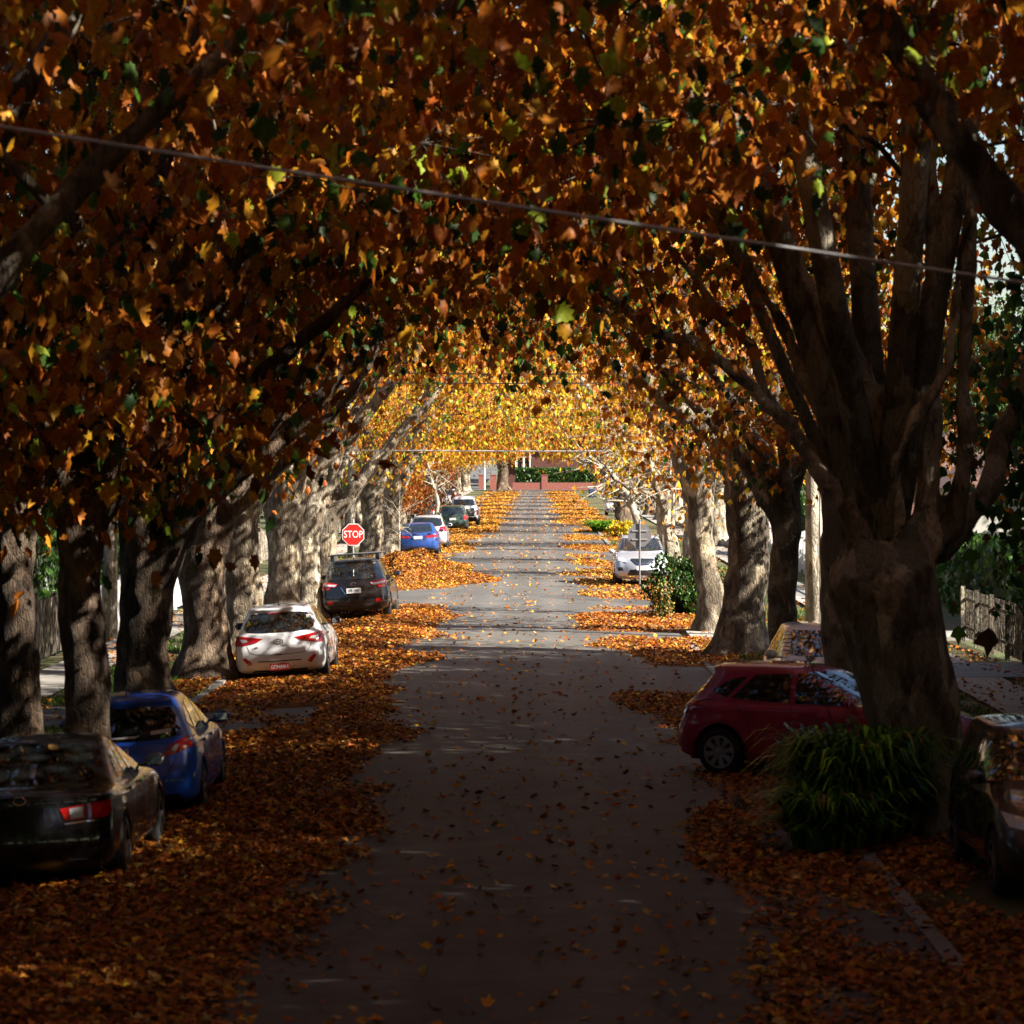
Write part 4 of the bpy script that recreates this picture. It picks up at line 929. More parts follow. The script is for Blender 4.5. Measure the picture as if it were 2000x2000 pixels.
# black wagon with roof bars
def roof_bars(root, sk):
    for k, y in enumerate((1.15, 2.2)):
        bm = bmesh.new(); box(bm, -.72, .72, y-.03, y+.03, 1.735, 1.765)
        for s_ in (-1, 1): box(bm, s_*.6-.05, s_*.6+.05, y-.05, y+.05, 1.58, 1.75)
        bm_obj('roof_bar', bm, M['grey_metal'] if k else M['black'], root, bevel=.008)
def star_badge(sk, root):
    ring_badge(0, 1.0, .07, .035)(sk, root)
    q, n = sk.put((.42, .86), 'rear', .006); text_obj('model_letters', 'XV', .07, M['chrome'], root, q, (R(85),0,0))
car('wagon_car', 'suv', (-4.78, 85.9, -.06), R(-1.2), R(-3.8), P_blk, 'black crossover wagon with roof bars and a white plate, leaves against its wheels',
    lamps=[([(.42,1.02),(.62,1.06),(.84,1.08),(.84,.96),(.5,.94)], 'red_lens'), ([(.44,1.0),(.80,1.03),(.80,.985),(.5,.955)], 'clear_lens'), ([(.62,.93),(.83,.935),(.82,.875),(.66,.88)], 'red_lens')],
    plate='1PB 1MU', plate_z=.83, badge=star_badge, hatch_seam=[(0,.68),(.5,.70),(.6,.8),(.66,.92)], rails=roof_bars,
    lower=[([(.56,.5),(.72,.5),(.72,.6),(.58,.6)], 'red_lens'), ([(-.72,.5),(-.56,.5),(-.58,.6),(-.72,.6)], 'red_lens'), ([(-.7,.32),(.7,.32),(.66,.48),(-.66,.48)], 'black')],
    extra=many(antenna(0, .7, 1.62), trims('rear', [[(0.0,1.2),(.018,1.2),(.018,1.36),(0,1.36)]], 'ink_white', 'sticker'), trims('rear', [[(-.35,.93),(-.2,.7),(-.18,.7),(-.33,.93)]], 'chrome', 'trim')), group=KG)
# blue hatchback, front left
car('hatchback', 'hatch', (-4.79, 38.1, -.06), R(.6), R(-3.6), P_blue, 'dark blue hatchback seen from behind in deep shade, in front of the stout brown trunk',
    lamps=[([(.44,.76),(.56,.90),(.74,.98),(.80,.96),(.80,.86),(.62,.80)], 'red_lens'), ([(.52,.82),(.62,.9),(.66,.9),(.62,.83)], 'clear_lens')],
    plate='', plate_z=.5, plate_mat='black', badge=ring_badge(0, .86, .075, .06, inner=[[(-.9,.35),(-.45,.3),(0,-.35),(.45,.3),(.9,.35)]]), spokes=7, hatch_seam=[(0,.42),(.42,.43),(.5,.55),(.62,.74)],
    lower=[([(-.7,.24),(.7,.24),(.62,.34),(-.62,.34)], 'black')], extra=many(antenna(0, .9, 1.47), trims('rear', [[(.33,1.02),(.56,1.04),(.56,1.08),(.33,1.06)]], 'ink_white', 'sticker'), trims('rear', [[(-.2,.995),(.15,.995),(.2,1.02),(-.12,1.015)]], 'ink_white', 'parcel_label')), group=KG)
# black sedan, bottom left
car('sedan', 'sedan', (-5.0, 31.95, -.06), R(-.5), R(-3.4), P_blk, 'black sedan in the bottom left corner with a broad red tail lamp',
    lamps=[([(.38,.83),(.60,.86),(.84,.88),(.85,.76),(.80,.72),(.43,.715)], 'red_lens'), ([(.47,.825),(.60,.838),(.60,.735),(.48,.73)], 'clear_lens'), ([(.42,.69),(.84,.71),(.84,.695),(.42,.675)], 'chrome'), ([(.615,.86),(.63,.862),(.64,.72),(.625,.72)], 'black')], plate=None,
    badge=ring_badge(0, .93, .06, .035), spokes=5, hatch_seam=[(0,.66),(.36,.66),(.36,.9)], lower=[([(-.7,.24),(.7,.24),(.6,.33),(-.6,.33)], 'black')], group=KG)
# cherry red hatchback across the driveway
th = R(27); hx, hy = math.cos(th), -math.sin(th); rx_, ry_ = -math.sin(th), -math.cos(th)
wx, wy = 2.42, 43.5
ox = wx - .78*hx - .8*rx_; oy = wy - .78*hy - .8*ry_
car('hatchback', 'hatch', (ox, oy, .02), -(math.pi/2+th), 0, P_red, 'cherry red hatchback standing across the right driveway, its nose hidden by the huge plane trunk',
    lamps=[([(.48,.86),(.6,.98),(.78,1.0),(.84,.93),(.82,.8),(.6,.8)], 'red_lens')], plate='', spokes=8, cap=True, hatch_seam=[(0,.55),(.5,.57),(.62,.74)],
    extra=many(trims('right', [[(.05,.82),(.34,.90),(.30,.99),(.16,.98)]], 'red_lens', 'tail_light')), group=RGp)
# fronts
def front_face(kind, lights=None, grille=None, plate_z=.42, fog=None):
    def f(sk, root):
        z = {'hatch': .7, 'suv': .86, 'wagon': .7}[kind]; W = BODY[kind]['W']
        for s_ in (1, -1):
            p = [(s_*(W-.42), z-.06), (s_*(W-.10), z+.0), (s_*(W-.06), z+.12), (s_*(W-.34), z+.06)]
            sk.patch('headlight', p if s_ > 0 else p[::-1], 'front', M['clear_lens'], root, off=.012, thick=.03)
            q = [(s_*(W-.28), z-.32), (s_*(W-.10), z-.33), (s_*(W-.10), z-.21), (s_*(W-.26), z-.21)]
            sk.patch('fog_light', q if s_ > 0 else q[::-1], 'front', M['black'], root, off=.008, thick=.02)
        sk.patch('grille', [(-.4,z+.03),(-.2,z-.14),(.2,z-.14),(.4,z+.03),(.36,z+.07),(-.36,z+.07)], 'front', M['black'], root, off=.008, thick=.02)
        bm = bmesh.new(); sk.line(bm, [(-.36,z+.05),(-.17,z-.1),(.17,z-.1),(.36,z+.05)], 'front', .03, .016); bm_obj('grille_trim', bm, M['chrome'], root)
        ring_badge(0, z+.0, .07, .07, view='front', inner=[[(-1.1,0),(1.1,0)]], wd=.02)(sk, root)
        sk.patch('air_intake', [(-.5,z-.46),(.5,z-.46),(.4,z-.28),(-.4,z-.28)], 'front', M['black'], root, off=.006, thick=.02)
        bm = bmesh.new(); sk.line(bm, [(-.5,z-.49),(.5,z-.49)], 'front', .035, .014); bm_obj('bumper_trim', bm, M['chrome'], root)
        q, n = sk.put((0, z-.24), 'front', .012); bm = bmesh.new(); box(bm, -.19, .19, -.004, .008, -.06, .06)
        po = bm_obj('number_plate', bm, M['plate_white'], root); po.location = q + Vector((0,.02,0))
    return f
car('hatchback', 'hatch', (4.62, 55.8, .03), math.pi+R(2), 0, P_white, 'white car facing the camera behind the red hatchback, half hidden by a plane trunk', plate=None, front=front_face('hatch'), group=RGp)
def rail2(root, sk):
    for s_ in (-1, 1):
        bm = bmesh.new(); tube(bm, [(s_*.6,1.0,1.60),(s_*.6,1.15,1.66),(s_*.6,2.1,1.67),(s_*.6,2.3,1.61)], .018, 6); bm_obj('roof_rail', bm, M['galv'], root)
car('suv', 'suv', (3.42, 112.6, -.0), math.pi, 0, P_silver, 'silver four-wheel drive facing the camera beside the grey sign pole', plate=None, front=front_face('suv'), rails=rail2, group=RGp, cat='car')
car('sedan', 'sedan', (-5.3, 145.2, -.05), 0, R(-2), P_blue2, 'bright blue sedan seen from behind, beyond the leaf heap', lamps=[([(.34,.86),(.6,.9),(.86,.9),(.86,.8),(.38,.78)], 'red_lens')],
    plate='1KR 8TN' if False else '', plate_z=.80, hatch_seam=[(0,.62),(.36,.62),(.36,.95)], badge=ring_badge(0, .93, .05, .04), group=KG, lower=[([(-.7,.24),(.7,.24),(.6,.34),(-.6,.34)], 'black')])
car('wagon_car', 'suv', (-5.12, 152.4, -.04), 0, R(-2), P_silver, 'silver wagon immediately beyond the bright blue sedan', lamps=[([(.5,.9),(.6,1.1),(.86,1.12),(.86,.88)], 'red_lens')], plate='', plate_z=.8, hatch_seam=[(0,.66),(.6,.7),(.66,.92)], rails=rail2, group=KG, detail=False)
car('wagon_car', 'wagon', (-5.02, 193.2, -.05), 0, R(-2), P_green, 'small dark green wagon seen from behind, red lamps and a white plate', lamps=[([(.62,.95),(.8,.95),(.82,.7),(.64,.7)], 'red_lens')], plate='', plate_z=.75,
    hatch_seam=[(0,.45),(.6,.47),(.64,.7)], badge=ring_badge(0, .9, .04, .04), lower=[([(-.7,.3),(.7,.3),(.7,.36),(-.7,.36)], 'black')], group=KG)
def ute_rear(sk, root):
    sk.patch('tailgate_panel', [(-.72,.62),(.66,.62),(.66,1.06),(-.72,1.06)], 'rear', M['black'], root, off=.012, thick=.02)
    q, n = sk.put((.32, .98), 'rear', .016); text_obj('maker_letters', 'FORD', .12, M['ink_white'], root, q, (R(90),0,0))
    sk.patch('bumper_trim', [(-.8,.46),(.8,.46),(.8,.58),(-.8,.58)], 'rear', M['black'], root, off=.02, thick=.03)
uto = car('ute', 'ute', (-4.66, 205, -.02), 0, R(-1.5), P_white, 'white utility truck with a black tailgate, partly behind the dark green wagon', lamps=[([(.78,1.0),(.9,1.0),(.9,.7),(.8,.7)], 'red_lens')], plate=None, extra=ute_rear, group=KG, cat='truck', mirror_mat=P_blk)
uto.scale = (1.02, 1.0, 1.08)
car('hatchback', 'hatch', (-7.6, 216, .02), R(4), 0, P_blk, 'dark hatchback half hidden among bare twigs left of the white truck', lamps=[([(.5,.86),(.8,.92),(.8,.78),(.55,.78)], 'red_lens')], plate='', group=KG, detail=False)
car('wagon_car', 'suv', (-7.9, 285, .02), 0, 0, P_silver, 'pale silver car farthest away on the left, beyond the person in red', lamps=[([(.6,.9),(.6,1.05),(.84,1.05),(.84,.9)], 'red_lens')], plate='', plate_z=.8, group=KG, detail=False)
car('hatchback', 'hatch', (5.9, 250, .03), math.pi, 0, P_white, 'white car nose-on behind the strap-leaved clump on the right', plate=None, front=front_face('hatch'), group=RGp, detail=False)
car('wagon_car', 'wagon', (5.15, 34.9, .02), math.pi+R(1), 0, P_mar, 'dark maroon car cut off by the lower right corner', plate=None, front=front_face('wagon'), group=RGp)

# ------------------------------------------------------------------ signs, poles, wires
def octagon_sign(loc, rz, z, label, text=True, polemat='galv', back=False):
    root = empty('stop_sign', loc, rz, label, 'sign'); r_ = .375/math.cos(math.pi/8)
    def octo(r, y0, y1):
        bm = bmesh.new(); A = [bm.verts.new((r*math.cos(math.pi/8+k*math.pi/4), y0, z+r*math.sin(math.pi/8+k*math.pi/4))) for k in range(8)]
        B = [bm.verts.new((v.co.x, y1, v.co.z)) for v in A]; bm.faces.new(A); bm.faces.new(B[::-1])
        for k in range(8): bm.faces.new((A[k], B[k], B[(k+1)%8], A[(k+1)%8]))
        bmesh.ops.recalc_face_normals(bm, faces=bm.faces); return bm
    b = bm_obj('sign_border', octo(r_, -.034, -.03), M['sign_white'], root)
    bm_obj('sign_back', octo(r_, -.029, -.022), M['grey_metal'], root)
    f = bm_obj('sign_face', octo(r_*.94, -.038, -.0345), M['sign_red'], root)
    text_obj('sign_letters', 'STOP', .345, M['sign_white'], f, (0, -.0395, z-.0), (R(90),0,0), .80)
    bm = bmesh.new(); lathe(bm, [(-.2,.03),(z+.5,.03),(z+.52,.02)], 'z', 12); bm_obj('pole', bm, M[polemat], root)
    bm = bmesh.new(); box(bm, -.25, .25, -.02, .005, z+.12, z+.16); box(bm, -.25, .25, -.02, .005, z-.16, z-.12); bm_obj('bracket', bm, M['galv'], root); return root
octagon_sign((-6.37, 113, 0), 0, 1.62, 'red octagonal STOP sign facing the camera on a white pole')
octagon_sign((3.28, 106.5, 0), math.pi, 1.75, 'grey back of an octagonal sign in front of the silver four-wheel drive', polemat='grey_metal')
def pole(loc, r_, h, mat, label, conduit=False, name='power_pole', arm=True):
    root = empty(name, loc, 0, label, 'pole'); bm = bmesh.new(); lathe(bm, [(-.3,r_*1.05),(h*.5,r_*.95),(h,r_*.8)], 'z', 14); bm_obj('post', bm, M[mat], root, smooth=True)
    if conduit:
        bm = bmesh.new(); tube(bm, [(r_+.02,-.06,0),(r_+.02,-.06,h*.6)], .03, 8); bm_obj('conduit', bm, M['white_paint'], root)
    if arm:
        bm = bmesh.new(); box(bm, -.9, .9, -.06, .06, h-.6, h-.48); bm_obj('crossarm', bm, M['timber'], root)
    return root
pole((6.42, 77, 0), .17, 8.2, 'timber', 'pale timber power pole with a white conduit, seen between the right trunks', True)
pole((-6.95, 122, 0), .15, 8.5, 'timber', 'grey timber power pole close behind the stop sign')
pole((-9.9, 76, 0), .16, 8.2, 'timber', 'timber power pole by the left picket fence')
pole((9.3, 111, 0), .15, 8, 'timber', 'timber power pole by the right fence, beyond the silver four-wheel drive')
pole((9.6, 20, 0), .16, 8, 'timber', 'timber power pole right of the camera, outside the picture')
pole((6.35, 85, 0), .035, 3.0, 'white_paint', 'slim bright white pole between the dark trunk and the timber pole', name='sign_pole', arm=False)
def wire(a, b, sag, r_, mat, label, n=14):
    t = np.linspace(0, 1, n); A = np.array(a, float); B = np.array(b, float)
    P = A[None]*(1-t[:,None]) + B[None]*t[:,None]; P[:,2] -= sag*4*t*(1-t)
    bm = bmesh.new(); tube(bm, P.tolist(), r_, 6); tag(bm_obj('cable', bm, M[mat], smooth=True), label, 'cable', 'overhead cables')
wire((-9, 20, 7.15), (9.6, 20, 4.32), .06, .011, 'galv', 'thick blurred grey cable sloping down to the right across the top')
wire((-6.95, 121.9, 4.55), (9.3, 111, 4.5), .03, .022, 'sign_white', 'bright sunlit cable crossing the far end of the leafy tunnel')
wire((-9.9, 76, 6.4), (6.5, 77, 6.3), .15, .015, 'black', 'upper of the two thin dark cables crossing the street', 20)
wire((-9.9, 76, 6.15), (6.5, 77, 6.1), .15, .012, 'black', 'lower of the two thin dark cables crossing the street', 20)

# ------------------------------------------------------------------ strap-leaved clumps, ivy shrub, stump
def strap_clump(name, loc, n, rad, h, label, seed, wd=.055):
    r = np.random.default_rng(seed); root = empty(name, loc, 0, label, 'plant'); V = []; F = []; C = []
    for i in range(n):
        a = r.uniform(0, 2*math.pi); rr = rad*.55*math.sqrt(r.random()); bx, by = rr*math.cos(a), rr*math.sin(a)
        a2 = a + r.normal(0, .7); L = h*r.uniform(.55, 1.2); out = rad*r.uniform(.3, 1.15); c, s_ = math.cos(a2), math.sin(a2); k0 = len(V); m = 7
        col = np.array(PAL[('green','dgreen','green','lime')[r.integers(0,4)]])*r.uniform(.8,1.6)*np.array([.85,1.25,.6])
        if r.random() < .06: col = np.array([.3,.2,.08])
        for k in range(m):
            t = k/(m-1); d = out*t**1.4; z = L*(1.45*t - .95*t**2.4); ww = wd*(1-.9*t**3)*.5
            V.append((bx+c*d - s_*ww, by+s_*d + c*ww, z)); V.append((bx+c*d + s_*ww, by+s_*d - c*ww, z)); C += [col, col]
            if k: b = k0+2*k; F.append((b-2, b-1, b+1, b))
    link('leaves', np_mesh('leaves', np.array(V), np.array(F), np.array(C)), M['blade'], root); return root
sc1 = strap_clump('strap_leaf_clump', (3.5, 36.0, 0), 1200, .85, 1.75, 'dark green strap-leaved clump in front of the red hatchback, dry flower stalks above it', 11)
sc1b = strap_clump('strap_leaf_clump', (3.1, 35.1, 0), 500, .65, 1.0, 'lower shaded strap-leaved clump at the left foot of the bigger one', 12)
strap_clump('strap_leaf_clump', (3.9, 189.5, 0), 900, 1.4, 1.0, 'bright green sunlit strap-leaved clump at the foot of the stocky far trunk', 13, .06)
for px, pz, bx, tilt in ((-.55, 2.0, .0, 1), (-.1, 1.35, .1, 1), (.15, 1.4, .2, 1), (-1.35, .5, -.6, 1)):
    bm = bmesh.new(); tube(bm, [(bx,-.2,0), ((bx+px)/2+.05,-.3,pz*.55), (px,-.35,pz)], [.01,.008,.006], 6)
    st = bm_obj('flower_stalk', bm, M['twig'], sc1)
    bm = bmesh.new()
    for k in range(26):
        d = Vector((random.gauss(0,1), random.gauss(0,1), random.gauss(.3,1))).normalized(); tube(bm, [(px,-.35,pz), tuple(Vector((px,-.35,pz))+d*.08)], [.003,.009], 4)
    bm_obj('seed_head', bm, M['pale_twig'], st)
def leafy(name, loc, rx, ry_, rz_, n, size, pal, label, seed, cat='shrub', lod=T1, z0=.0, mat='blade', core=True, stem=True):
    r = np.random.default_rng(seed); root = empty(name, loc, 0, label, cat)
    d = r.normal(0,1,(n,3)); d /= np.linalg.norm(d, axis=1)[:,None]; rad = r.uniform(.45, 1.05, n)**.6
    w_ = np.array([1+.75*noise.noise(Vector(q)*1.9+Vector((seed,0,0))) for q in d.tolist()])
    P = d*(rad*w_)[:,None]*np.array([rx, ry_, rz_]); P[:,2] += rz_*.9+z0; P = P[P[:,2] > .03]
    link('foliage', leaf_mesh('foliage', P, size*r.uniform(.6,1.2,len(P)), palette(pal, len(P)), lod), M[mat], root)
    bm = bmesh.new()
    for k in range(7):
        a = k*.9; tube(bm, [(0,0,0), (rx*.3*math.cos(a), ry_*.3*math.sin(a), rz_*.8+z0), (rx*.7*math.cos(a), ry_*.7*math.sin(a), rz_*1.4+z0)], [.04,.03,.01], 6)
    bm_obj('stems', bm, M['twig'], root); return root
leafy('ivy_shrub', (3.95, 88, 0), .95, .9, .8, 5000, .12, dict(dgreen=7, green=1.5, brown=.6), 'dark glossy shrub at the foot of the thin crooked tree', 5)
leafy('variegated_ivy', (3.25, 86.6, 0), .3, .3, .5, 1500, .07, dict(tan=2, dgreen=2, green=1), 'pale variegated ivy smothering a stump beside the dark shrub', 6)
leafy('silver_plant', (4.5, 66.2, 0), .4, .25, .16, 350, .1, dict(tan=2, green=1), 'small silvery leaved plant on the roots of the broad trunk', 7)
leafy('yellow_shrub', (4.6, 176, 0), .8, .8, .45, 2500, .16, dict(yellow=3, lime=3, gold=2), 'low yellow-green plants in front of the strap-leaved clump', 8)
for i, (x, y, s_, lb) in enumerate([(-8.2, 208, 1.0, 'small red-leaved tree beside the dark hatchback'), (-7.6, 232, 1.2, 'small red-leaved tree behind the white utility truck'), (-8.4, 186, .9, 'small red-leaved tree left of the dark green wagon'), (-8.6, 166, .8, 'small red-leaved tree left of the silver wagon')]):
    leafy('red_tree', (x, y, 0), 1.5*s_, 1.6, 1.3*s_, 2200, .2, dict(deep=4, rust=3, orange=2, tan=1), lb, 20+i, 'tree', T2, z0=1.0, mat='leaf')
# bare young trees
def bare_tree(name, loc, pts, r_, label, seed, n=28, mat='pale_twig', L=1.4):
    r = random.Random(seed); root = empty(name, loc, 0, label, 'tree'); bm = bmesh.new()
    tube(bm, pts, [r_*(1-.6*i/(len(pts)-1)) for i in range(len(pts))], 8); bm_obj('trunk', bm, M[mat], root, smooth=True); bm = bmesh.new()
    for k in range(n):
        t = r.uniform(.4, 1); i = min(int(t*(len(pts)-1)), len(pts)-2); f = t*(len(pts)-1)-i; p = Vector(pts[i]).lerp(Vector(pts[i+1]), f)
        d = Vector((r.gauss(0,1), r.gauss(0,.7), r.gauss(.2,.5))).normalized(); l = L*r.uniform(.4,1); q = p+d*l*.5+Vector((0,0,.08)); e = q+(d+Vector((r.gauss(0,.4),0,r.gauss(0,.4))))*l*.5
        tube(bm, [p,q,e], [r_*.3,r_*.2,.004], 5, False)
        for _ in range(2): tube(bm, [q, q+Vector((r.gauss(0,.4),r.gauss(0,.3),r.gauss(.1,.4)))*l*.6], [r_*.15,.003], 4, False)
    bm_obj('crown_branches', bm, M[mat], root); return root
bare_tree('sapling', (-5.6, 132, 0), [(0,0,0),(.02,0,1),(.0,0,2.2)], .04, 'bare young sapling in front of the bright blue sedan', 3, 22)
bare_tree('bare_tree', (-7.1, 224, 0), [(0,0,0),(.25,0,1.2),(.05,0,2.1),(-.3,0,3.1),(-.5,0,4.2)], .17, 'crooked bare white-barked tree behind the dark green wagon', 4, 34, L=2.2)
bare_tree('bare_tree', (4.6, 150, 0), [(0,0,0),(-.1,0,1.4),(-.5,0,2.6),(-1.3,0,3.6),(-2.2,0,4.3)], .2, 'pale leaning tree with bare twigs over the right verge', 9, 60, L=2.4)

# wheelie bin
root = empty('wheelie_bin', (5.75, 357, 0), R(10), 'blue-lidded wheelie bin on the right verge far down the street', 'bin')
bm = bmesh.new(); vs = box(bm, -.22, .22, -.25, .25, .08, .98)
for v in vs[4:]: v.co.x *= 1.3; v.co.y *= 1.3
bm_obj('bin_body', bm, simple('bin_blue', (.02,.04,.1), rough=.5), root, bevel=.02)
bm = bmesh.new(); box(bm, -.31, .31, -.36, .36, .98, 1.06); bm_obj('lid', bm, simple('bin_lid', (.1,.25,.4), rough=.5), root, bevel=.02)
for s_ in (-1,1):
    bm = bmesh.new(); lathe(bm, [(-.03,.1),(.03,.1)], 'x', 16, (s_*.22,.28,.1)); bm_obj('wheel', bm, M['rubber'], root)

# ------------------------------------------------------------------ the person
def person(loc):
    root = empty('person', loc, R(160), 'person in a red top with dark hair standing beside the parked cars', 'person')
    skin = simple('skin', (.45,.26,.18), rough=.5); jk = simple('red_cloth', (.4,.02,.02), rough=.9); tr = simple('dark_cloth', (.03,.03,.045), rough=.9); hr = simple('dark_hair', (.015,.01,.008), rough=.6)
    J = dict(hip=(0,0,.93), chest=(0,.0,1.25), neck=(0,0,1.45), head=(0,.02,1.6))
    bm = bmesh.new()
    tube(bm, [(0,0,.85),(0,0,1.05),(0,0,1.28),(0,0,1.42),(0,0,1.48)], [.15,.14,.165,.1,.055], 14)
    tube(bm, [(0,0,1.44),(0,.01,1.52)], .055, 10)
    hm = bmesh.ops.create_uvsphere(bm, u_segments=16, v_segments=12, radius=.1)['verts']
    for v in hm: v.co = Vector((v.co.x*.8, v.co.y*1.0, v.co.z*1.22)) + Vector((0,.02,1.62))
    for s_ in (-1,1):
        tube(bm, [(s_*.08,0,.92),(s_*.1,0,.5),(s_*.1,-.01,.1),(s_*.1,-.01,.04)], [.095,.062,.042,.045], 10)
        tube(bm, [(s_*.1,-.05,.04),(s_*.11,.17,.035)], [.04,.03], 8)
        tube(bm, [(s_*.15,0,1.4),(s_*.22,0,1.3),(s_*.25,.03,1.1),(s_*.23,.15,.92)], [.06,.05,.042,.03], 8)
        tube(bm, [(s_*.23,.15,.92),(s_*.225,.2,.86)], [.028,.032], 8)
        for k in range(4): tube(bm, [(s_*(.205+.014*k),.2,.86),(s_*(.205+.014*k),.25,.80-.004*k)], [.009,.007], 6)
        tube(bm, [(s_*.20,.19,.87),(s_*.18,.23,.84)], [.01,.008], 6)
    tube(bm, [(0,.11,1.62),(0,.135,1.595)], [.012,.016], 6)
    remesh('body', bm, .014, skin, root, 0, 1, 2)
    bm = bmesh.new(); tube(bm, [(0,0,.9),(0,0,1.08),(0,0,1.3),(0,0,1.43)], [.185,.165,.185,.09], 16)
    for s_ in (-1,1): tube(bm, [(s_*.13,0,1.39),(s_*.22,0,1.3),(s_*.255,.03,1.1),(s_*.235,.13,.94)], [.075,.068,.058,.045], 10)
    remesh('jacket', bm, .018, jk, root, .004, .1, 2)
    bm = bmesh.new(); tube(bm, [(0,0,.86),(0,0,.98)], .17, 14)
    for s_ in (-1,1): tube(bm, [(s_*.085,0,.9),(s_*.1,0,.5),(s_*.1,0,.09)], [.115,.08,.065], 12)
    remesh('trousers', bm, .018, tr, root, .004, .1, 2)
    bm = bmesh.new(); hm = bmesh.ops.create_uvsphere(bm, u_segments=16, v_segments=12, radius=.118)['verts']
    for v in hm: v.co = Vector((v.co.x*.84, v.co.y*1.0, v.co.z*1.15)) + Vector((0,-.005,1.655))
    bm_obj('hair', bm, hr, root, smooth=True)
    bm = bmesh.new()
    for s_ in (-1,1): bmesh.ops.create_uvsphere(bm, u_segments=8, v_segments=6, radius=.013, matrix=Matrix.Translation((s_*.032,.112,1.63)))
    bm_obj('eyes', bm, hr, root)
person((-6.7, 262, 0))

# ------------------------------------------------------------------ fences, houses, hedges
def picket(name, x, y0, y1, h, label, mat='white_paint', step=.16):
    root = empty(name, (x, (y0+y1)/2, 0), 0, label, 'fence'); bm = bmesh.new(); y = y0; c = (y0+y1)/2
    while y < y1:
        vs = box(bm, -.012, .012, y-c, y-c+.075, .08, h); a, b, d, e = vs[4:]
        y += step
    bm_obj('pickets', bm, M[mat], root)
    bm = bmesh.new()
    bm.free()
    for z in (.3, h-.25): bm = bmesh.new(); box(bm, -.055, -.013, y0-c, y1-c, z, z+.07); bm_obj('rail', bm, M[mat], root)
    y = y0
    while y < y1: bm = bmesh.new(); box(bm, -.15, -.056, y-c, y-c+.1, -.1, h+.08); y += 2.4; bm_obj('post', bm, M[mat], root)
    return root
picket('picket_fence', -10.1, 73, 93.5, 1.3, 'white picket fence seen between the left trunks')
picket('picket_fence', -10.3, 56, 72.5, 1.3, 'weathered timber fence behind the near left trunks', 'twig', .1)
picket('picket_fence', 9.9, 92, 150, 1.5, 'pale tall picket fence seen between the right trunks', 'white_paint', .3)
picket('picket_fence', 9.9, 47, 76, 1.2, 'low weathered picket fence behind the white car on the right', 'twig')
picket('picket_fence', -11.2, 110, 200, 1.3, 'pale picket fence on the left beyond the stop sign', 'timber', .25)
def house(x, y, rz, w_, d, h, mat, label, name='house', rh=2.4, wins=3):
    root = empty(name, (x, y, 0), rz, label, 'house'); bm = bmesh.new(); box(bm, -w_/2, w_/2, 0, d, -.2, h); bm_obj('wall', bm, M[mat], root)
    bm = bmesh.new(); o = .55; hw = w_/2+o
    P = [bm.verts.new(p) for p in ((-hw,-o,h-.05),(hw,-o,h-.05),(hw,d+o,h-.05),(-hw,d+o,h-.05),(-hw+d*.45,d/2,h+rh),(hw-d*.45,d/2,h+rh))]
    for f in ((0,1,5,4),(1,2,5),(2,3,4,5),(3,0,4),(3,2,1,0)): bm.faces.new([P[i] for i in f])
    rf = bm_obj('roof', bm, M['roof_tile'], root); bm = bmesh.new(); box(bm, -.4, .4, d*.5, d*.5+.7, h, h+rh+1.0); bm_obj('chimney', bm, M['brick'], rf)
    for k in range(wins):
        cx = -w_/2 + w_*(k+.5)/wins
        if wins > 1 and k == wins//2:
            bm = bmesh.new(); box(bm, cx-.5, cx+.5, -.05, -.003, .1, 2.15); bm_obj('door', bm, simple('door_paint', (.06,.08,.07)), root); continue
        bm = bmesh.new(); box(bm, cx-.85, cx+.85, -.03, -.003, .9, 2.3); wn = bm_obj('window', bm, M['glass'], root)
        bm = bmesh.new()
        for a in (-.93, -.04, .85): box(bm, cx+a, cx+a+.08, -.08, -.031, .82, 2.38)
        for b in (.82, 2.3): box(bm, cx-.93, cx+.93, -.085, -.032, b, b+.08)
        bm_obj('frame', bm, M['white_paint'], wn)
    return root
for i, (x, y, w_, m) in enumerate([(-15.5, 70, 13, 'weatherboard'), (-17, 132, 13, 'brick'), (-17, 168, 13, 'weatherboard')]):
    house(x, y, math.pi/2, w_, 9, 3.2, m, ['weatherboard house behind the white picket fence on the left','brick house on the left beyond the side street','far weatherboard house on the left'][i])
for i, (x, y, w_, m) in enumerate([(15.5, 92, 13, 'weatherboard'), (15.5, 125, 13, 'weatherboard'), (15.5, 160, 13, 'brick')]):
    house(x, y, -math.pi/2, w_, 9, 3.2, m, ['weatherboard house beside the timber pole on the right','weatherboard house behind the tall pale picket fence','far brick house on the right'][i])
# end of the street
house(4, 474, 0, 17, 10, 5.6, 'dark_brick', 'dark brick house with white window frames closing the end of the street', rh=2.6, wins=1)
hw_ = empty('window_bay', (-2.6, 473.6, 0), 0, 'white framed porch window on the dark house at the end of the street', 'window')
bm = bmesh.new()
for x0, x1, z0, z1 in ((-.75,-.45,2.6,6.3),(.35,.6,3.0,6.3),(1.3,1.45,3.0,6.3),(-.75,1.6,4.5,4.62),(-.75,1.6,6.1,6.3)): box(bm, x0, x1, -.2, -.05, z0, z1)
bm_obj('frame', bm, M['white_paint'], hw_); bm = bmesh.new(); box(bm, -.7, 1.5, -.02, .35, 2.8, 6.2); bm_obj('pane', bm, M['glass'], hw_)
bw = empty('brick_wall', (0, 456.5, 0), 0, 'low red brick front wall at the end of the street', 'wall')
bm = bmesh.new(); box(bm, -3.6, 30, 0, .25, -.1, 1.0); box(bm, -60, -14.5, 0, .25, -.1, 1.0); bm_obj('wall', bm, M['brick'], bw)
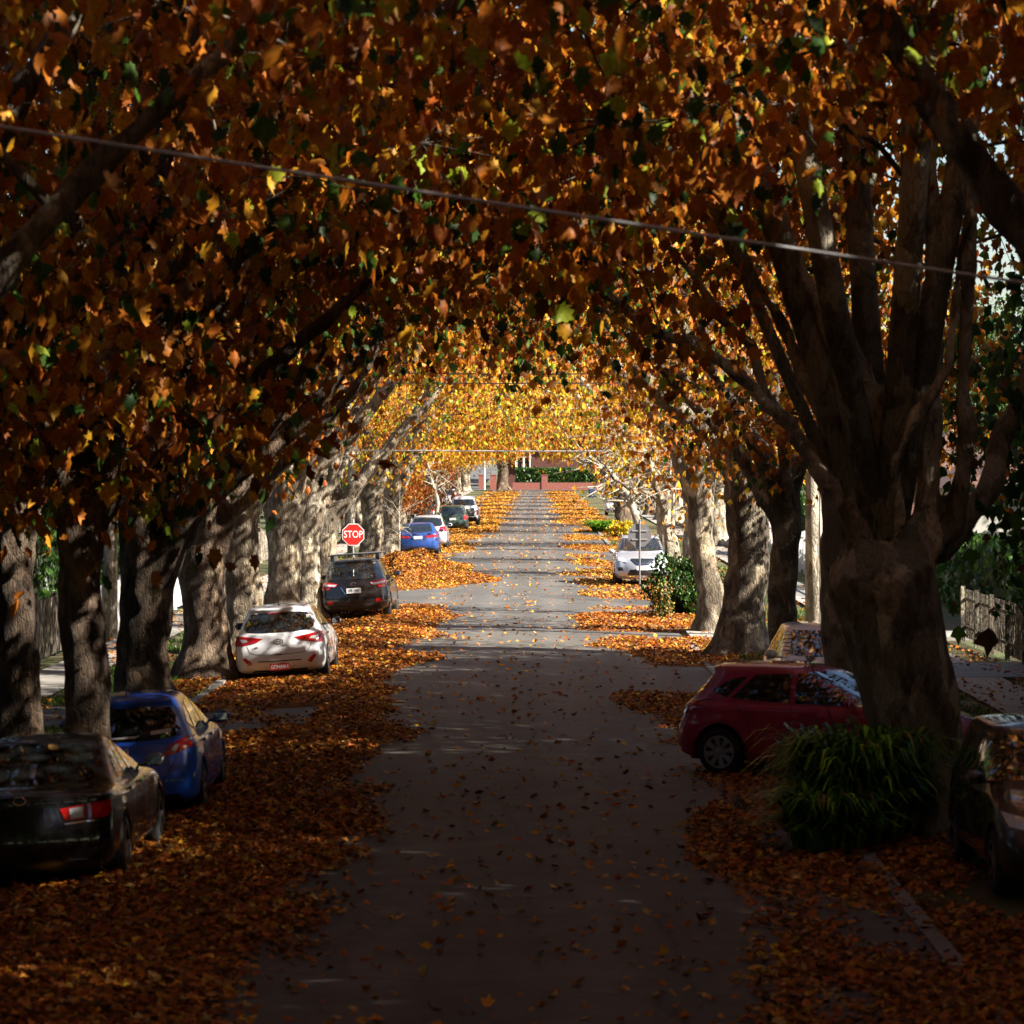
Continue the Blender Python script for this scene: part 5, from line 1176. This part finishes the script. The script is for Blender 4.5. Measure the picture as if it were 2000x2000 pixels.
for x in (-7.9, -6.3, .85, 10, 19):
    bm = bmesh.new(); box(bm, x-.42, x+.42, -.1, .45, -.1, 2.0); box(bm, x-.48, x+.48, -.16, .51, 2.0, 2.12); bm_obj('pillar', bm, M['brick'], bw)
def hedge(name, x0, x1, y0, y1, h, label, n, seed, size=.14, pal=dict(dgreen=5, green=3)):
    cx, cy = (x0+x1)/2, (y0+y1)/2; root = empty(name, (cx, cy, 0), 0, label, 'hedge'); bm = bmesh.new(); box(bm, x0-cx+.15, x1-cx-.15, y0-cy+.15, y1-cy-.15, 0, h-.15); bm_obj('inner_twigs', bm, M['hedge_core'], root)
    r = np.random.default_rng(seed); P = r.uniform(0, 1, (n,3)); f = r.integers(0, 5, n)
    P[f==0,0] = 0; P[f==1,0] = 1; P[f==2,1] = 0; P[f==3,1] = 1; P[f==4,2] = 1
    P = np.array([x0-cx, y0-cy, 0]) + P*np.array([x1-x0, y1-y0, h]) + r.normal(0, .07, (n,3))
    link('foliage', leaf_mesh('foliage', P, size*r.uniform(.6,1.3,n), palette(pal, n), T2), M['blade'], root)
hedge('hedge', -3, 12, 459, 461, 2.9, 'dark clipped hedge behind the brick wall at the end of the street', 7000, 50, .35)
hedge('hedge', -12.6, -11.8, 56, 93, 2.2, 'dark hedge behind the white picket fence on the left', 14000, 51, .2)
hedge('hedge', -12.6, -11.8, 18, 50, 2.4, 'dark hedge behind the near left fence', 9000, 52, .2)
hedge('hedge', 11.5, 12.4, 80, 150, 2.0, 'dark hedge behind the tall pale picket fence on the right', 14000, 53, .22)
hedge('hedge', 11.5, 12.3, 20, 41, 2.4, 'dark hedge right of the driveway with the red hatchback', 7000, 54, .2)
hedge('hedge', -12.4, -11.6, 200, 440, 2.4, 'long dark hedge far down the left side', 12000, 55, .4)
hedge('hedge', 11.5, 12.4, 155, 440, 2.4, 'long dark hedge far down the right side', 12000, 56, .4)
bm = bmesh.new(); lathe(bm, [(0,.13),(4.2,.11)], 'z', 10, (0,0,0)); o = bm_obj('white_post', bm, M['white_paint']); o.location = (-7.5, 455.2, 0); tag(o, 'thin white post above the left brick pillar at the end of the street', 'post')
